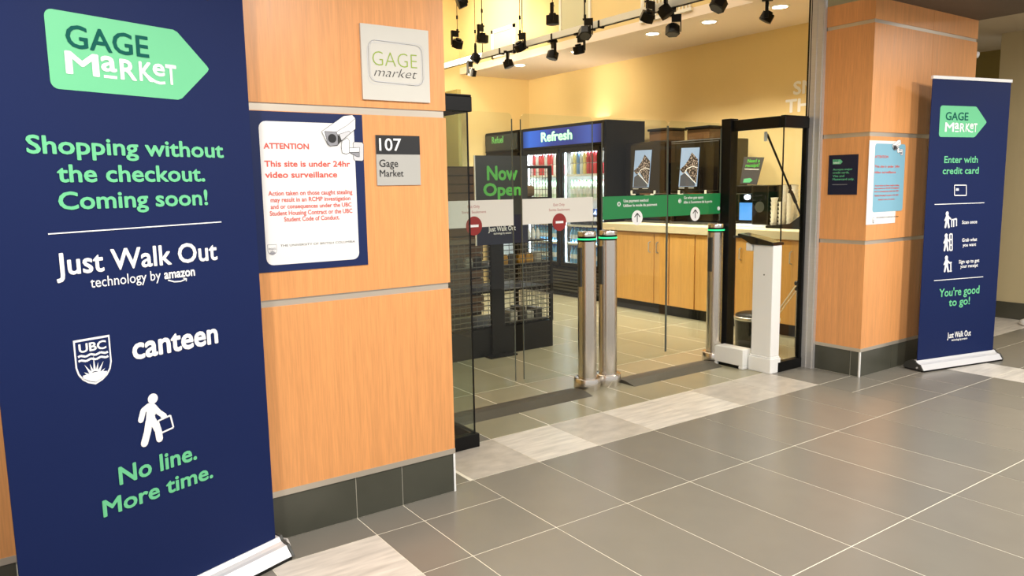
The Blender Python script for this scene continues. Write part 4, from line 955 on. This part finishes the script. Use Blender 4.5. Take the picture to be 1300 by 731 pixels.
# now open sign
pn = Plane((0, GYF - .03, 0), (1, 0, 0))
SG = mat('dark_grey_board', (52, 54, 54), .3)
t, p2 = plate('now_open_sign', 'dark board with green Now Open lettering behind the left exit gate', 'sign', 1.62, 2.20, 1.06, 1.875, SG, pl=pn, th=.012)
uzpoly(p2, [(1.62, 1.06), (2.20, 1.06), (2.20, 1.33), (1.62, 1.33)], DNAVY, t, 'lower_panel', eps=.0005)
OG = mat('now_open_green', (92, 190, 84), .5)
text_on(p2, 'Now', OG, t, (618, 227.5), (657, 228.5), 210.5, bold=.035); text_on(p2, 'Open', OG, t, (613.5, 247.5), (661.5, 248), 232.5, bold=.035)
text_on(p2, 'Just Walk Out', WPRINT, t, (619.8, 293.2), (654.5, 292.5), 287.2, bold=.02); text_on(p2, 'technology by amazon', WPRINT, t, (626.5, 297.2), (649, 296.8), 294.6, bold=.015)
MB().box(1.608, 1.619, GYF - .042, GYF - .03, 1.06, 1.875).build('side_edge', WHITE, t)
MB().box(1.78, 1.92, GYF - .030, GYF - .012, .0, 1.75).build('stand', SHELFB, t); MB().box(1.70, 2.0, GYF - .12, GYF - .012, 0, .015).build('stand_foot', SHELFB, t)
# slatted display behind
t = thing('slatted_display', 'dark brown slatted display seen past the left wood wall', 'display', (2.2, 4.6, 0))
MB().box(1.3, 3.0, 4.56, 4.62, 0, 1.84).build('back_board', BLACK, t)
for k in range(17):
    z = .06 + k * .105; MB().box(1.3, 3.0, 4.5, 4.56, z, z + .085).build('slat', SLATB, t)

# ================================================================== SMALL THINGS
t = thing('waste_bin', 'low black bin with chrome rim behind the black framed screen', 'bin', (3.98, 1.2, 0))
MB().lathe((3.98, 1.2, 0), [(.17, 0), (.185, .28)], 24).build('body', DBLACK, t); MB().lathe((3.98, 1.2, 0), [(.19, .28), (.2, .29), (.2, .31), (.185, .315)], 24).build('rim', SSTEEL, t); MB().lathe((3.98, 1.2, 0), [(.183, .3), (.17, .33), (.12, .345), (.001, .35)], 24).build('lid', BLACK, t)
A = Vector((3.501, .75, 2.0)); B = Vector((4.088, .75, 1.20)); Dn = (B - A).normalized()
t = thing('leaning_pole', 'thin black pole slanting behind the glass beside the right frame', 'pole', (4.4, .75, 0))
E = A + Dn * (A.z / -Dn.z)
MB().cyl(A, E, .009, 8).build('pole', BLACK, t); MB().cyl(A + (B - A) * .62, A + (B - A) * .74, .015, 8).build('joint', BLACK, t); MB().cyl(A + Vector((-.02, 0, .02)), A + Vector((-.02, 0, -.06)), .014, 8).build('tip', WPLAST, t)
t = thing('chrome_rod', 'chrome double rod with black joints slanting low beside the right frame', 'rod', (3.7, .75, 0))
a = Vector((3.56, .75, .30)); b2 = Vector((4.16, .75, .80))
MB().cyl(a, b2, .008, 8).build('rod', SSTEEL, t); MB().cyl(a + Vector((.03, 0, -.005)), b2 + Vector((.02, 0, -.05)), .006, 8).build('rod', SSTEEL, t)
MB().cyl((3.99, .74, .67), (3.99, .76, .67), .022, 12).cyl((4.0, .74, .62), (4.0, .76, .62), .022, 12).build('joint', BLACK, t); MB().lathe((3.72, .75, .36), [(.001, -.03), (.028, -.015), (.028, .015), (.001, .03)], 12).build('knob', WPLAST, t)
MB().cyl((3.60, .75, .33), (3.60, .75, 0), .007, 8).cyl((4.0, .75, .67), (4.0, .75, 0), .007, 8).build('leg', SSTEEL, t)
t = thing('wall_sensor', 'tiny white sensor on the outer edge of the right pillar', 'sensor', (5.36, -.03, 2.70))
MB().box(5.345, 5.365, -.05, -.01, 2.67, 2.73).build('bracket', WPLAST, t, bevel=.004); MB().cyl((5.365, -.03, 2.70), (5.40, -.06, 2.695), .028, 12).build('sensor_head', WPLAST, t)
b = MB().lathe((7.18, .0, 0), [(.10, 0), (.13, .01), (.12, .05), (.07, .075), (.001, .085)], 20)
tag(b.build('door_stop_cone', WPLAST), 'white rounded object on the floor by the far beige wall', 'floor object')
